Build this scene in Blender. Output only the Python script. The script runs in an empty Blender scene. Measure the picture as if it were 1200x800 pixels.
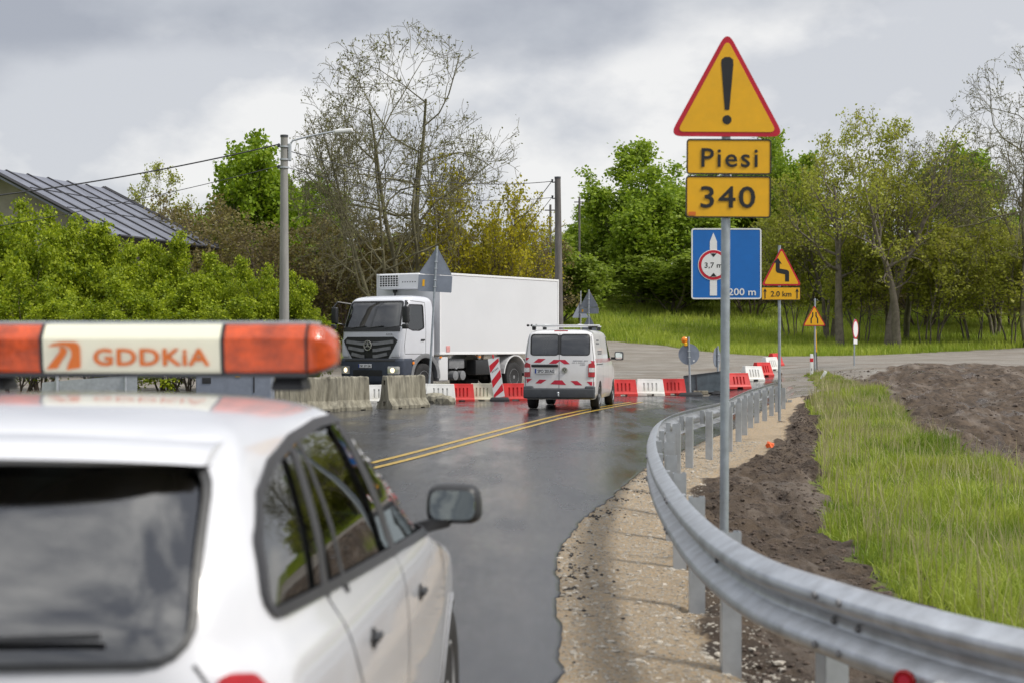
import bpy, bmesh, math, random
import numpy as np
from mathutils import Vector, Matrix
from mathutils.bvhtree import BVHTree
R = math.radians
scene = bpy.context.scene
C = scene.collection

# ------------------------------------------------------------------ camera, world, sun, exposure
CAM_H = 1.65
F = 1900.0                     # focal length in photo pixels (1200 wide)
cam_data = bpy.data.cameras.new('camera')
cam = bpy.data.objects.new('camera', cam_data); C.objects.link(cam)
cam.location = (0, 0, CAM_H); cam.rotation_euler = (R(90.15), 0, 0)
cam_data.sensor_width = 36; cam_data.lens = 36 * F / 1200
cam_data.clip_start = 0.1; cam_data.clip_end = 6000
cam_data.dof.use_dof = True; cam_data.dof.focus_distance = 40; cam_data.dof.aperture_fstop = 3.6
scene.camera = cam

SUN_AZ = R(110)                # clockwise from +Y (view direction): from the right and a little behind
SUN_EL = R(48)
world = bpy.data.worlds.new('World'); scene.world = world; world.use_nodes = True
nt = world.node_tree; N = nt.nodes; L = nt.links
for n in list(N): N.remove(n)
out = N.new('ShaderNodeOutputWorld'); bg = N.new('ShaderNodeBackground'); L.new(bg.outputs[0], out.inputs[0])
bg.inputs[1].default_value = 0.1
sky = N.new('ShaderNodeTexSky'); sky.sky_type = 'NISHITA'; sky.sun_disc = False
sky.sun_elevation = SUN_EL; sky.sun_rotation = SUN_AZ
tc = N.new('ShaderNodeTexCoord'); sep = N.new('ShaderNodeSeparateXYZ'); L.new(tc.outputs['Generated'], sep.inputs[0])
def wmath(op, a, b=None, c=None, clamp=False):
    m = N.new('ShaderNodeMath'); m.operation = op; m.use_clamp = clamp
    for i, v in enumerate((a, b, c)):
        if v is None: continue
        if isinstance(v, (int, float)): m.inputs[i].default_value = v
        else: L.new(v, m.inputs[i])
    return m.outputs[0]
mp = N.new('ShaderNodeMapping'); L.new(tc.outputs['Generated'], mp.inputs[0])
mp.inputs['Scale'].default_value = (1.0, 1.0, 1.7); mp.inputs['Location'].default_value = (0.35, 0.1, 0.07)
def wnoise(scale, detail, rough, w=0.0):
    n = N.new('ShaderNodeTexNoise'); n.noise_dimensions = '4D'; n.inputs['W'].default_value = w
    L.new(mp.outputs[0], n.inputs['Vector']); n.inputs['Scale'].default_value = scale
    n.inputs['Detail'].default_value = detail; n.inputs['Roughness'].default_value = rough
    return n.outputs['Fac']
big = wnoise(3.4, 7, .5, 1.7); puff = wnoise(7.5, 9, .52, 4.4)
# elevation of the base of the grey cloud deck, wavier with the big noise, lower on the left
edge = wmath('ADD', sep.outputs['Z'], wmath('MULTIPLY', wmath('SUBTRACT', big, .5), .26))
edge = wmath('ADD', edge, wmath('MULTIPLY', sep.outputs['X'], -.19))
deck = N.new('ShaderNodeMapRange'); deck.interpolation_type = 'SMOOTHSTEP'
L.new(edge, deck.inputs[0]); deck.inputs[1].default_value = .182; deck.inputs[2].default_value = .225
high = N.new('ShaderNodeMapRange'); high.interpolation_type = 'SMOOTHSTEP'
L.new(sep.outputs['Z'], high.inputs[0]); high.inputs[1].default_value = .3; high.inputs[2].default_value = .8
def wmix(f, a, b):
    m = N.new('ShaderNodeMix'); m.data_type = 'RGBA'
    if isinstance(f, float): m.inputs[0].default_value = f
    else: L.new(f, m.inputs[0])
    for i, v in ((6, a), (7, b)):
        if isinstance(v, tuple): m.inputs[i].default_value = (*v, 1)
        else: L.new(v, m.inputs[i])
    return m.outputs[2]
bright = wmix(wmath('MULTIPLY', wmath('SUBTRACT', puff, .44), 8.0, clamp=True), (5.6, 5.75, 6.1), (7.9, 7.85, 7.8))
grey = wmix(wmath('MULTIPLY', wmath('SUBTRACT', puff, .40), 5.0, clamp=True), (3.6, 3.8, 4.3), (5.0, 5.2, 5.6))
low = wmix(deck.outputs[0], bright, grey)
top = wmix(wmath('MULTIPLY', wmath('SUBTRACT', big, .42), 5.0, clamp=True), (5.5, 5.8, 6.6), (16.5, 16.4, 16.2))
cl = wmix(high.outputs[0], low, top)
allc = wmix(.93, sky.outputs[0], cl)
L.new(allc, bg.inputs[0])

sd = bpy.data.lights.new('sun', 'SUN'); sd.energy = 2.8; sd.angle = R(12); sd.color = (1, .95, .87)
sun = bpy.data.objects.new('sun', sd); C.objects.link(sun)
sdir = Vector((math.sin(SUN_AZ) * math.cos(SUN_EL), math.cos(SUN_AZ) * math.cos(SUN_EL), math.sin(SUN_EL)))
sun.rotation_euler = sdir.to_track_quat('Z', 'Y').to_euler()
sun.location = sdir * 50
scene.view_settings.view_transform = 'Standard'; scene.view_settings.look = 'None'
scene.view_settings.exposure = 0.22; scene.view_settings.gamma = 1
scene.render.engine = 'CYCLES'
scene.cycles.max_bounces = 8; scene.cycles.transparent_max_bounces = 24; scene.cycles.caustics_reflective = False
scene.cycles.caustics_refractive = False; scene.cycles.use_denoising = True

# ------------------------------------------------------------------ helpers
def pt(px, d, py=None, z=None):
    """a point d metres in front of the camera seen at column px (and row py) of the photo"""
    X = (px - 600) / F * d
    if z is None: z = CAM_H - (py - 405) / F * d
    return Vector((X, d, z))

def obj(name, mesh, mat=None, parent=None, loc=None, smooth=None):
    if isinstance(mesh, bmesh.types.BMesh):
        me = bpy.data.meshes.new(name); mesh.to_mesh(me); mesh.free()
    else: me = mesh
    if smooth: me.shade_smooth() if hasattr(me, 'shade_smooth') else [setattr(p, 'use_smooth', True) for p in me.polygons]
    if mat is not None and not me.materials: me.materials.append(mat)
    o = bpy.data.objects.new(name, me); C.objects.link(o)
    if smooth == 'auto': 
        me.set_sharp_from_angle(angle=R(38))
    if parent: o.parent = parent
    if loc is not None: o.location = loc
    return o

def tag(o, label=None, cat=None, group=None, kind=None):
    if label: o['label'] = label
    if cat: o['category'] = cat
    if group: o['group'] = group
    if kind: o['kind'] = kind
    return o

def thing(name, label, cat, loc=(0, 0, 0), rotz=0, group=None, rot=None):
    o = bpy.data.objects.new(name, None); C.objects.link(o); o.empty_display_size = .2
    o.location = loc; o.rotation_euler = rot if rot else (0, 0, rotz)
    return tag(o, label, cat, group)

def copy_tree(o, parent=None):
    c = o.copy(); C.objects.link(c)
    if parent: c.parent = parent
    for ch in list(o.children): copy_tree(ch, c)
    return c

def bx(bm, c, s, rot=None, bevel=0.0, seg=2, taper=None):
    """box centre c, full size s"""
    m = Matrix.Translation(c)
    if rot is not None: m = m @ (rot if isinstance(rot, Matrix) else Matrix.Rotation(rot, 4, 'Z'))
    r = bmesh.ops.create_cube(bm, size=1)
    vs = r['verts']
    for v in vs:
        k = 1 if not taper or v.co.z < 0 else taper
        v.co = Vector((v.co.x * s[0] * k, v.co.y * s[1] * k, v.co.z * s[2]))
    if bevel:
        es = list({e for v in vs for e in v.link_edges})
        rr = bmesh.ops.bevel(bm, geom=es, offset=bevel, segments=seg, affect='EDGES', profile=.6)
        vs = list({v for f in rr['faces'] for v in f.verts} | {v for v in vs if v.is_valid})
    bmesh.ops.transform(bm, matrix=m, verts=vs)
    return vs

def tube(bm, pts, r, n=8, cap=True):
    pts = [Vector(p) for p in pts]
    rs = r if isinstance(r, (list, tuple)) else [r] * len(pts)
    rings = []
    up = None
    for i, p in enumerate(pts):
        t = (pts[min(i + 1, len(pts) - 1)] - pts[max(i - 1, 0)]).normalized()
        if up is None:
            up = Vector((0, 0, 1)) if abs(t.z) < .9 else Vector((1, 0, 0))
        a = t.cross(up).normalized(); b = a.cross(t).normalized(); up = b
        rings.append([bm.verts.new(p + (a * math.cos(2 * math.pi * k / n) + b * math.sin(2 * math.pi * k / n)) * rs[i]) for k in range(n)])
    for i in range(len(rings) - 1):
        for k in range(n):
            bm.faces.new((rings[i][k], rings[i][(k + 1) % n], rings[i + 1][(k + 1) % n], rings[i + 1][k]))
    if cap:
        bm.faces.new(rings[0][::-1]); bm.faces.new(rings[-1])

def lathe(bm, prof, n=32, axis='X', centre=(0, 0, 0)):
    """prof: list of (offset along axis, radius)"""
    c = Vector(centre); rings = []
    for a, r in prof:
        ring = []
        for k in range(n):
            t = 2 * math.pi * k / n; u, v = r * math.cos(t), r * math.sin(t)
            p = {'X': (a, u, v), 'Y': (u, a, v), 'Z': (u, v, a)}[axis]
            ring.append(bm.verts.new(c + Vector(p)))
        rings.append(ring)
    for i in range(len(rings) - 1):
        for k in range(n):
            bm.faces.new((rings[i][k], rings[i][(k + 1) % n], rings[i + 1][(k + 1) % n], rings[i + 1][k]))
    bm.faces.new(rings[0][::-1]); bm.faces.new(rings[-1])
    bmesh.ops.recalc_face_normals(bm, faces=bm.faces)

def plate(bm, poly, y0, y1, tf=None):
    """extrude a polygon of (x,z) between depths y0 and y1"""
    tf = tf or (lambda v: v)
    a = [bm.verts.new(tf(Vector((x, y0, z)))) for x, z in poly]
    b = [bm.verts.new(tf(Vector((x, y1, z)))) for x, z in poly]
    bm.faces.new(a); bm.faces.new(b[::-1]); n = len(poly)
    for i in range(n): bm.faces.new((a[i], b[i], b[(i + 1) % n], a[(i + 1) % n]))
    bmesh.ops.recalc_face_normals(bm, faces=bm.faces)

def prism_x(bm, poly, x0, x1):
    plate(bm, poly, x0, x1, lambda v: Vector((v.y, v.x, v.z)))

def rpoly(pts, r, n=5):
    """round the corners of a polygon"""
    res = []; m = len(pts)
    for i in range(m):
        p0, p, p1 = [Vector(q) for q in (pts[i - 1], pts[i], pts[(i + 1) % m])]
        a, b = (p0 - p), (p1 - p); la, lb = a.length, b.length; a.normalize(); b.normalize()
        ang = a.angle(b); t = min(r / math.tan(ang / 2), la * .48, lb * .48)
        for k in range(n + 1):
            s = k / n
            res.append(tuple((p + a * t) * (1 - s) ** 2 + 2 * s * (1 - s) * p + (p + b * t) * s * s))
    return res

def circ(cx, cz, r, n=40): return [(cx + r * math.cos(2 * math.pi * k / n), cz + r * math.sin(2 * math.pi * k / n)) for k in range(n)]
def rect(x0, z0, x1, z1): return [(x0, z0), (x1, z0), (x1, z1), (x0, z1)]

def ring_plate(bm, outer, inner, y0, y1):
    """a flat frame between two loops with equal counts"""
    n = len(outer)
    def mk(poly, y): return [bm.verts.new((x, y, z)) for x, z in poly]
    a, b, c, d = mk(outer, y0), mk(inner, y0), mk(outer, y1), mk(inner, y1)
    for i in range(n):
        j = (i + 1) % n
        bm.faces.new((a[i], a[j], b[j], b[i])); bm.faces.new((c[i], d[i], d[j], c[j]))
        bm.faces.new((a[i], c[i], c[j], a[j])); bm.faces.new((b[i], b[j], d[j], d[i]))
    bmesh.ops.recalc_face_normals(bm, faces=bm.faces)

def text_mesh(body, height, bold=0.0, width=None, depth=.002, spacing=1.0):
    """letters as a mesh centred on the origin, in the x/z plane facing -y, cap height `height`"""
    cu = bpy.data.curves.new('letters', 'FONT'); cu.body = body; cu.size = 1
    cu.space_character = spacing; cu.resolution_u = 3
    o = bpy.data.objects.new('letters', cu); C.objects.link(o)
    dg = bpy.context.evaluated_depsgraph_get(); dg.update()
    me = bpy.data.meshes.new_from_object(o.evaluated_get(dg)); bpy.data.objects.remove(o); bpy.data.curves.remove(cu)
    co = np.empty(len(me.vertices) * 3); me.vertices.foreach_get('co', co); co = co.reshape(-1, 3)
    lo, hi = co.min(0), co.max(0); s = height / .73
    sx = s if width is None else width / (hi[0] - lo[0])
    bm = bmesh.new(); bm.from_mesh(me); bpy.data.meshes.remove(me)
    for v in bm.verts:
        x = (v.co.x - (lo[0] + hi[0]) / 2) * sx; z = (v.co.y - .365) * s
        v.co = (x, 0, z)
    if bold:
        # heavier strokes: shifted copies of the letters, each a hair behind the last
        src = bpy.data.meshes.new('t'); bm.to_mesh(src); b_ = bold * s * .75
        for k, (dx, dz) in enumerate(((b_, 0), (-b_, 0), (0, b_), (0, -b_), (b_ * .7, b_ * .7), (-b_ * .7, b_ * .7), (b_ * .7, -b_ * .7), (-b_ * .7, -b_ * .7))):
            nv = len(bm.verts); bm.from_mesh(src); bm.verts.ensure_lookup_table()
            for v in bm.verts[nv:]: v.co.x += dx; v.co.z += dz; v.co.y += .00015 * (k + 1)
        bpy.data.meshes.remove(src)
    r = bmesh.ops.extrude_face_region(bm, geom=list(bm.faces))
    for g in r['geom']:
        if isinstance(g, bmesh.types.BMVert): g.co.y -= depth
    bmesh.ops.recalc_face_normals(bm, faces=bm.faces)
    return bm

def bm_move(bm, m): bmesh.ops.transform(bm, matrix=m, verts=bm.verts); return bm

# ------------------------------------------------------------------ materials
def hexlin(r, g, b): return tuple(((c / 255 + .055) / 1.055) ** 2.4 if c > 10 else c / 255 / 12.92 for c in (r, g, b))
def mat(name, col, rough=.5, metal=0.0, coat=0.0, bump=0.0, bscale=40, var=0.0, vscale=6, emit=None, spec=.5, dirt=None, streak=False):
    """principled with noise variation of the colour, dirt patches, bump"""
    m = bpy.data.materials.new(name); m.use_nodes = True; nt = m.node_tree; b = nt.nodes['Principled BSDF']
    b.inputs['Base Color'].default_value = (*col, 1); b.inputs['Roughness'].default_value = rough
    b.inputs['Metallic'].default_value = metal; b.inputs['Coat Weight'].default_value = coat
    b.inputs['Specular IOR Level'].default_value = spec; b.inputs['Coat Roughness'].default_value = .06
    if emit: b.inputs['Emission Color'].default_value = (*emit[0], 1); b.inputs['Emission Strength'].default_value = emit[1]
    tc = nt.nodes.new('ShaderNodeTexCoord'); src = tc.outputs['Object']
    if streak:
        mp = nt.nodes.new('ShaderNodeMapping'); nt.links.new(src, mp.inputs[0]); mp.inputs['Scale'].default_value = (1, 1, .18); src = mp.outputs[0]
    def noise(scale, detail=6):
        n = nt.nodes.new('ShaderNodeTexNoise'); nt.links.new(src, n.inputs['Vector']); n.inputs['Scale'].default_value = scale
        n.inputs['Detail'].default_value = detail; n.inputs['Roughness'].default_value = .6; return n.outputs['Fac']
    def ramp(f, a, b_):
        r = nt.nodes.new('ShaderNodeMapRange'); nt.links.new(f, r.inputs[0]); r.inputs[1].default_value = a; r.inputs[2].default_value = b_
        return r.outputs[0]
    def mix(f, a, bb):
        x = nt.nodes.new('ShaderNodeMix'); x.data_type = 'RGBA'
        if isinstance(f, float): x.inputs[0].default_value = f
        else: nt.links.new(f, x.inputs[0])
        for i, v in ((6, a), (7, bb)):
            if isinstance(v, tuple): x.inputs[i].default_value = (*v[:3], 1)
            else: nt.links.new(v, x.inputs[i])
        return x.outputs[2]
    cur = None
    if var:
        lo = tuple(c * (1 - var) for c in col); hi = tuple(min(1, c * (1 + var)) for c in col)
        cur = mix(ramp(noise(vscale), .3, .7), lo, hi)
    if dirt:
        # dirt = (colour, z of the upper limit, amount, scale)
        dc, zt, amt, ds = dirt
        sp = nt.nodes.new('ShaderNodeSeparateXYZ'); nt.links.new(tc.outputs['Object'], sp.inputs[0])
        f1 = ramp(sp.outputs[2], zt, zt * .3)
        mm = nt.nodes.new('ShaderNodeMath'); mm.operation = 'MULTIPLY'; nt.links.new(ramp(noise(ds), .25, .75), mm.inputs[0]); nt.links.new(f1, mm.inputs[1])
        m2 = nt.nodes.new('ShaderNodeMath'); m2.operation = 'MULTIPLY'; nt.links.new(mm.outputs[0], m2.inputs[0]); m2.inputs[1].default_value = amt
        cur = mix(m2.outputs[0], cur if cur is not None else tuple(col), tuple(dc))
    if cur is not None: nt.links.new(cur, b.inputs['Base Color'])
    if bump:
        bn = nt.nodes.new('ShaderNodeBump'); bn.inputs['Strength'].default_value = bump; bn.inputs['Distance'].default_value = .02
        nt.links.new(noise(bscale), bn.inputs['Height']); nt.links.new(bn.outputs[0], b.inputs['Normal'])
    return m

def glass_mat(name, tint, refl=1.0, rough=.02, ior=2.1):
    m = bpy.data.materials.new(name); m.use_nodes = True; nt = m.node_tree
    for n in list(nt.nodes): nt.nodes.remove(n)
    o = nt.nodes.new('ShaderNodeOutputMaterial'); mx = nt.nodes.new('ShaderNodeMixShader')
    tr = nt.nodes.new('ShaderNodeBsdfTransparent'); gl = nt.nodes.new('ShaderNodeBsdfGlossy'); fr = nt.nodes.new('ShaderNodeFresnel')
    tr.inputs[0].default_value = (*tint, 1); gl.inputs['Roughness'].default_value = rough; gl.inputs[0].default_value = (refl, refl, refl, 1)
    fr.inputs[0].default_value = ior
    nt.links.new(fr.outputs[0], mx.inputs[0]); nt.links.new(tr.outputs[0], mx.inputs[1]); nt.links.new(gl.outputs[0], mx.inputs[2]); nt.links.new(mx.outputs[0], o.inputs[0])
    return m

M = {}
M['white_paint'] = mat('white_paint', (.60, .61, .645), .22, coat=.8, var=.02, vscale=3, dirt=((.45, .42, .38), .75, .3, 5))
M['van_paint'] = mat('van_paint', (.70, .70, .71), .28, coat=.5, var=.03, vscale=2.5, dirt=((.40, .36, .28), 1.3, .55, 3))
M['truck_paint'] = mat('truck_paint', (.60, .62, .67), .3, coat=.4, var=.03, vscale=2, dirt=((.4, .38, .34), 2.0, .4, 3))
M['box_white'] = mat('box_white', (.64, .655, .68), .38, var=.03, vscale=.8, dirt=((.5, .47, .42), 2.3, .35, 1.6))
M['black_plastic'] = mat('black_plastic', (.02, .021, .023), .45, var=.25, vscale=14)
M['grey_plastic'] = mat('grey_plastic', (.055, .06, .068), .5, var=.2, vscale=8)
M['mid_grey'] = mat('mid_grey', (.20, .205, .215), .5, var=.2, vscale=8)
M['bumper_blue'] = mat('bumper_blue', (.042, .052, .075), .45, var=.2, vscale=5, bump=.05)
M['trim'] = mat('trim', (.022, .022, .025), .45, var=.15)
M['seam'] = mat('seam', (.06, .06, .065), .7)
M['rubber'] = mat('rubber', (.022, .022, .023), .75, bump=.25, bscale=60, var=.3)
M['rim'] = mat('rim', (.50, .51, .53), .4, metal=.35, var=.15, vscale=18)
M['galv'] = mat('galv', (.46, .49, .52), .42, metal=.55, var=.13, vscale=9, bump=.04, bscale=120)
M['galv_pole'] = mat('galv_pole', (.36, .40, .44), .45, metal=.5, var=.16, vscale=14)
M['rail'] = mat('rail', (.50, .53, .57), .36, metal=.7, var=.24, vscale=7, bump=.10, bscale=35, dirt=((.22, .20, .18), .95, .6, 9))
M['sign_back'] = mat('sign_back', (.25, .28, .34), .45, metal=.35, var=.12, vscale=5)
M['yellow'] = mat('sign_yellow', (.84, .44, .006), .4, var=.05, vscale=9, dirt=((.5, .3, .03), 9, .18, 14))
M['sign_red'] = mat('sign_red', (.52, .008, .03), .4, var=.1)
M['sign_black'] = mat('sign_black', (.012, .013, .016), .45, var=.2)
M['sign_blue'] = mat('sign_blue', (.005, .135, .48), .38, var=.06)
M['sign_white'] = mat('sign_white', (.75, .76, .77), .4, var=.04)
M['amber'] = mat('amber_lens', (.54, .065, .006), .2, coat=.5, var=.5, vscale=13, bump=.35, bscale=55)
M['amber_light'] = mat('amber_bright', (.85, .24, .01), .2, coat=.4, var=.15, vscale=22)
M['ivory'] = mat('ivory', (.78, .76, .60), .3, coat=.3, var=.02)
M['orange_ink'] = mat('orange_ink', (.66, .155, .02), .4)
M['seat'] = mat('seat_cloth', (.035, .037, .042), .9, var=.3, vscale=30)
M['glass'] = glass_mat('car_glass', (.30, .36, .34))
M['glass_dark'] = glass_mat('privacy_glass', (.14, .17, .17), 1.0, .02, 2.3)
M['red_lens'] = mat('red_lens', (.36, .004, .008), .18, coat=.4, var=.2, vscale=20)
M['clear_lens'] = mat('clear_lens', (.65, .64, .62), .1, metal=.5, var=.2, vscale=30)
M['headlamp'] = mat('lit_headlamp', (.8, .75, .65), .1, emit=((1, .78, .45), 1.6))
M['chevron'] = mat('chevron_red', (.50, .012, .04), .4, var=.1, vscale=12)
M['mirror'] = mat('mirror_glass', (.75, .82, .80), .02, metal=1.0)
M['plate_blue'] = mat('plate_blue', (.01, .05, .30), .4)
M['plastic_red'] = mat('barrier_red', (.58, .022, .020), .42, var=.18, vscale=3, bump=.08, bscale=20, dirt=((.3, .1, .08), .35, .45, 9))
M['plastic_white'] = mat('barrier_white', (.70, .70, .68), .42, var=.08, vscale=3, bump=.08, bscale=20, dirt=((.42, .38, .28), .4, .5, 9))
M['plastic_cream'] = mat('barrier_cream', (.58, .57, .44), .45, var=.1, vscale=3, bump=.08, bscale=20, dirt=((.4, .36, .24), .4, .5, 9))
M['concrete'] = mat('old_concrete', (.26, .245, .195), .85, var=.75, vscale=7, bump=.6, bscale=30, streak=True, dirt=((.10, .085, .05), 1.5, .6, 5))
M['concrete_pole'] = mat('pole_concrete', (.27, .265, .25), .8, var=.22, vscale=4, bump=.3, bscale=40, streak=True)
M['wood_pole'] = mat('pole_wood', (.13, .12, .115), .85, var=.35, vscale=7, bump=.5, bscale=30, streak=True)
M['wire'] = mat('wire', (.03, .03, .035), .6)
M['post_white'] = mat('post_white', (.76, .76, .75), .45, var=.06)
M['post_red'] = mat('post_red', (.6, .015, .03), .4, var=.1)
M['orange'] = mat('orange_scrap', (.75, .13, .03), .5, var=.3)
M['bark'] = mat('bark', (.15, .13, .10), .9, var=.4, vscale=3, bump=.5, bscale=12)
M['bark_green'] = mat('mossy_bark', (.14, .13, .075), .9, var=.4, vscale=2, bump=.4, bscale=12)
M['twig'] = mat('twig_bark', (.13, .10, .08), .9, var=.3)
M['wall_plaster'] = mat('plaster', (.33, .31, .27), .85, var=.15, vscale=2)
M['roof_metal'] = mat('roof_sheet', (.17, .18, .22), .42, metal=.25, var=.25, vscale=1.2)
M['roof_edge'] = mat('roof_edge', (.025, .025, .03), .6)
# ------------------------------------------------------------------ numpy noise and terrain
def vnoise(x, y, seed=0):
    xi = np.floor(x).astype(np.int64); yi = np.floor(y).astype(np.int64); fx = x - xi; fy = y - yi
    fx = fx * fx * (3 - 2 * fx); fy = fy * fy * (3 - 2 * fy)
    def h(a, b):
        n = (a * 374761393 + b * 668265263 + seed * 1442695041) & 0x7fffffff
        n = ((n ^ (n >> 13)) * 1274126177) & 0x7fffffff
        return ((n ^ (n >> 16)) & 0xffff) / 65535.0
    return (h(xi, yi) * (1 - fx) + h(xi + 1, yi) * fx) * (1 - fy) + (h(xi, yi + 1) * (1 - fx) + h(xi + 1, yi + 1) * fx) * fy
def fbm(x, y, seed=0, o=4):
    s = 0; a = .5; t = 0
    for i in range(o):
        s = s + a * vnoise(x * 2 ** i, y * 2 ** i, seed + i); t += a; a *= .5
    return s / t

K = F / 2333.0
def zpt(px, py, d): p = pt(px, d, py); return (p.x, p.y, p.z)
# right edge of the carriageway, then guard rail line (x, y)
EDGE = [(-.1, -30), (-.1, 0), (.02, 5), (.23, 7.9), (.30, 10.4), (.36, 12.8), (.62, 15), (.96, 17), (1.5, 20.2), (2.08, 23.2), (3.3, 28), (4.6, 33), (5.9, 39), (6.9, 44), (8.3, 50), (9.3, 56), (10.3, 62), (11, 66)]
RAIL = [(3.5, 2.6), (2.75, 3.5), (2.2, 4.3), (1.68, 5.22), (1.45, 5.74), (1.24, 6.43), (1.11, 7.0), (1.04, 7.9), (1.03, 9.04), (1.07, 10.5), (1.15, 12.3), (1.30, 14.6), (1.50, 16.86), (1.85, 19.9), (2.3, 22.4), (2.85, 24.5), (3.50, 26.8), (4.25, 30.5), (4.98, 34.0), (5.75, 37.2), (6.45, 40.2), (7.2, 43.2), (8.0, 46.2)]
def resample(P, step):
    P = np.array(P, float); seg = np.hypot(*np.diff(P, axis=0).T); s = np.r_[0, np.cumsum(seg)]
    # smooth with Catmull-Rom
    out = []
    for i in range(len(P) - 1):
        p0, p1, p2, p3 = P[max(i - 1, 0)], P[i], P[i + 1], P[min(i + 2, len(P) - 1)]
        n = max(2, int(seg[i] / step * 3))
        for t in np.arange(n) / n:
            out.append(.5 * ((2 * p1) + (-p0 + p2) * t + (2 * p0 - 5 * p1 + 4 * p2 - p3) * t * t + (-p0 + 3 * p1 - 3 * p2 + p3) * t ** 3))
    out.append(P[-1]); out = np.array(out)
    sg = np.hypot(*np.diff(out, axis=0).T); s = np.r_[0, np.cumsum(sg)]; q = np.arange(0, s[-1], step)
    return np.c_[np.interp(q, s, out[:, 0]), np.interp(q, s, out[:, 1])]
edge_c = resample(EDGE, .25); rail_c = resample(RAIL, .1)
def edge_x(y): return np.interp(y, edge_c[:, 1], edge_c[:, 0])
def rail_x(y): return np.interp(y, rail_c[:, 1], rail_c[:, 0])

ctrl = []
for y in (-40, -15, 0, 6, 12, 18, 24, 30, 36, 42):
    e = float(edge_x(y)); ctrl += [(e - .3, y, 0), (e - 4, y, 0), (e - 9, y, 0), (-14, y, 0), (-30, y, 0)]
for y in (6, 9, 12, 16, 20, 25, 30, 36, 41): ctrl.append((float(rail_x(y)), y, -.03))
ctrl += [(x, 48, .0) for x in (-20, -8, -2, 3, 7)] + [(x, 53, .06) for x in (-20, -8, -2, 3, 8)]
ctrl += [(12, 49, .05), (15, 55, .15)]
ctrl += [(2.6, 6, -.35), (4.5, 5, -.5), (2.9, 9, -.38), (3.2, 14.9, -.36), (3.3, 17.2, -.33), (4.65, 24.9, -.25), (5.9, 30, -.05), (6.6, 33, .0), (7.3, 39, .1), (8.6, 46, .2), (6.05, 36.4, -.08)]
ctrl += [(5, 12, -.35), (6, 17, -.25), (7.36, 23.3, -.25), (7.4, 26.6, -.1), (8.4, 34.6, .1), (10.5, 45, .3), (11.3, 60, .47), (12.6, 62, .5), (11, 53, .35)]
ctrl += [zpt(1200, 555, 33.6), zpt(1130, 520, 35), (12.5, 30, -1.1), (9.5, 27, -.8), (12, 20, -1.2), (16, 30, -1.0), zpt(1200, 500, 45), zpt(1100, 470, 48), zpt(1050, 448, 57), zpt(1200, 440, 59.7), zpt(1000, 431, 63), (25, 40, -.7), (28, 55, 0.3), (20, 15, -1.1), (10, 2, -.8), (30, 0, -1)]
for px in (950, 1050, 1150, 1300): ctrl += [zpt(px, 423, 72), zpt(px, 412 - (px - 1000) * .015, 94), zpt(px, 382, 114)]
for px in (640, 720, 780, 850): ctrl += [zpt(px, 434, 68), zpt(px, 418, 82), zpt(px, 399 + (px - 700) * .04, 99), zpt(px, 352, 126)]
ctrl += [(-30, 80, .8), (-12, 70, .5), (-10, 100, 1.5), (-35, 110, 1.5), (-20, 60, .1), (50, 100, 1.8), (40, 75, .8)]
ctrl += [(-60, 130, 3), (0, 150, 5.2), (30, 150, 4.6), (60, 150, 4), (-80, 60, 0), (80, 60, .5), (80, 0, -1), (-80, -20, 0), (0, -80, 0), (0, 260, 5), (-150, 260, 3), (150, 260, 4)]
CT = np.array(ctrl, float)
def tps_k(r): return np.where(r > 0, r * r * np.log(r + 1e-9), 0)
_n = len(CT); _A = np.zeros((_n + 3, _n + 3))
_A[:_n, :_n] = tps_k(np.hypot(CT[:, None, 0] - CT[None, :, 0], CT[:, None, 1] - CT[None, :, 1])) + np.eye(_n) * 2.0
_A[:_n, _n:] = np.c_[np.ones(_n), CT[:, :2]]; _A[_n:, :_n] = _A[:_n, _n:].T
_w = np.linalg.solve(_A, np.r_[CT[:, 2], 0, 0, 0])
def sstep(a, b, x): t = np.clip((x - a) / (b - a), 0, 1); return t * t * (3 - 2 * t)
def ground_z(x, y):
    x = np.asarray(x, float); y = np.asarray(y, float); sh = x.shape; X = x.ravel(); Y = y.ravel(); out = np.empty_like(X)
    for i in range(0, len(X), 20000):
        a, b = X[i:i + 20000], Y[i:i + 20000]
        r = np.hypot(a[:, None] - CT[None, :, 0], b[:, None] - CT[None, :, 1])
        out[i:i + 20000] = tps_k(r) @ _w[:_n] + _w[_n] + _w[_n + 1] * a + _w[_n + 2] * b
    rr = np.hypot(X, Y - 60); out = out * (1 - sstep(180, 260, rr)) + 4.0 * sstep(180, 260, rr)
    # the carriageway and its apron are level
    road = (1 - sstep(-.1, .5, X - edge_x(Y))) * (1 - sstep(52, 58, Y)) * sstep(-16, -11, X)
    out = out * (1 - road)
    return out.reshape(sh)
def gz(x, y): return float(ground_z(np.array([x]), np.array([y]))[0])

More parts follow.
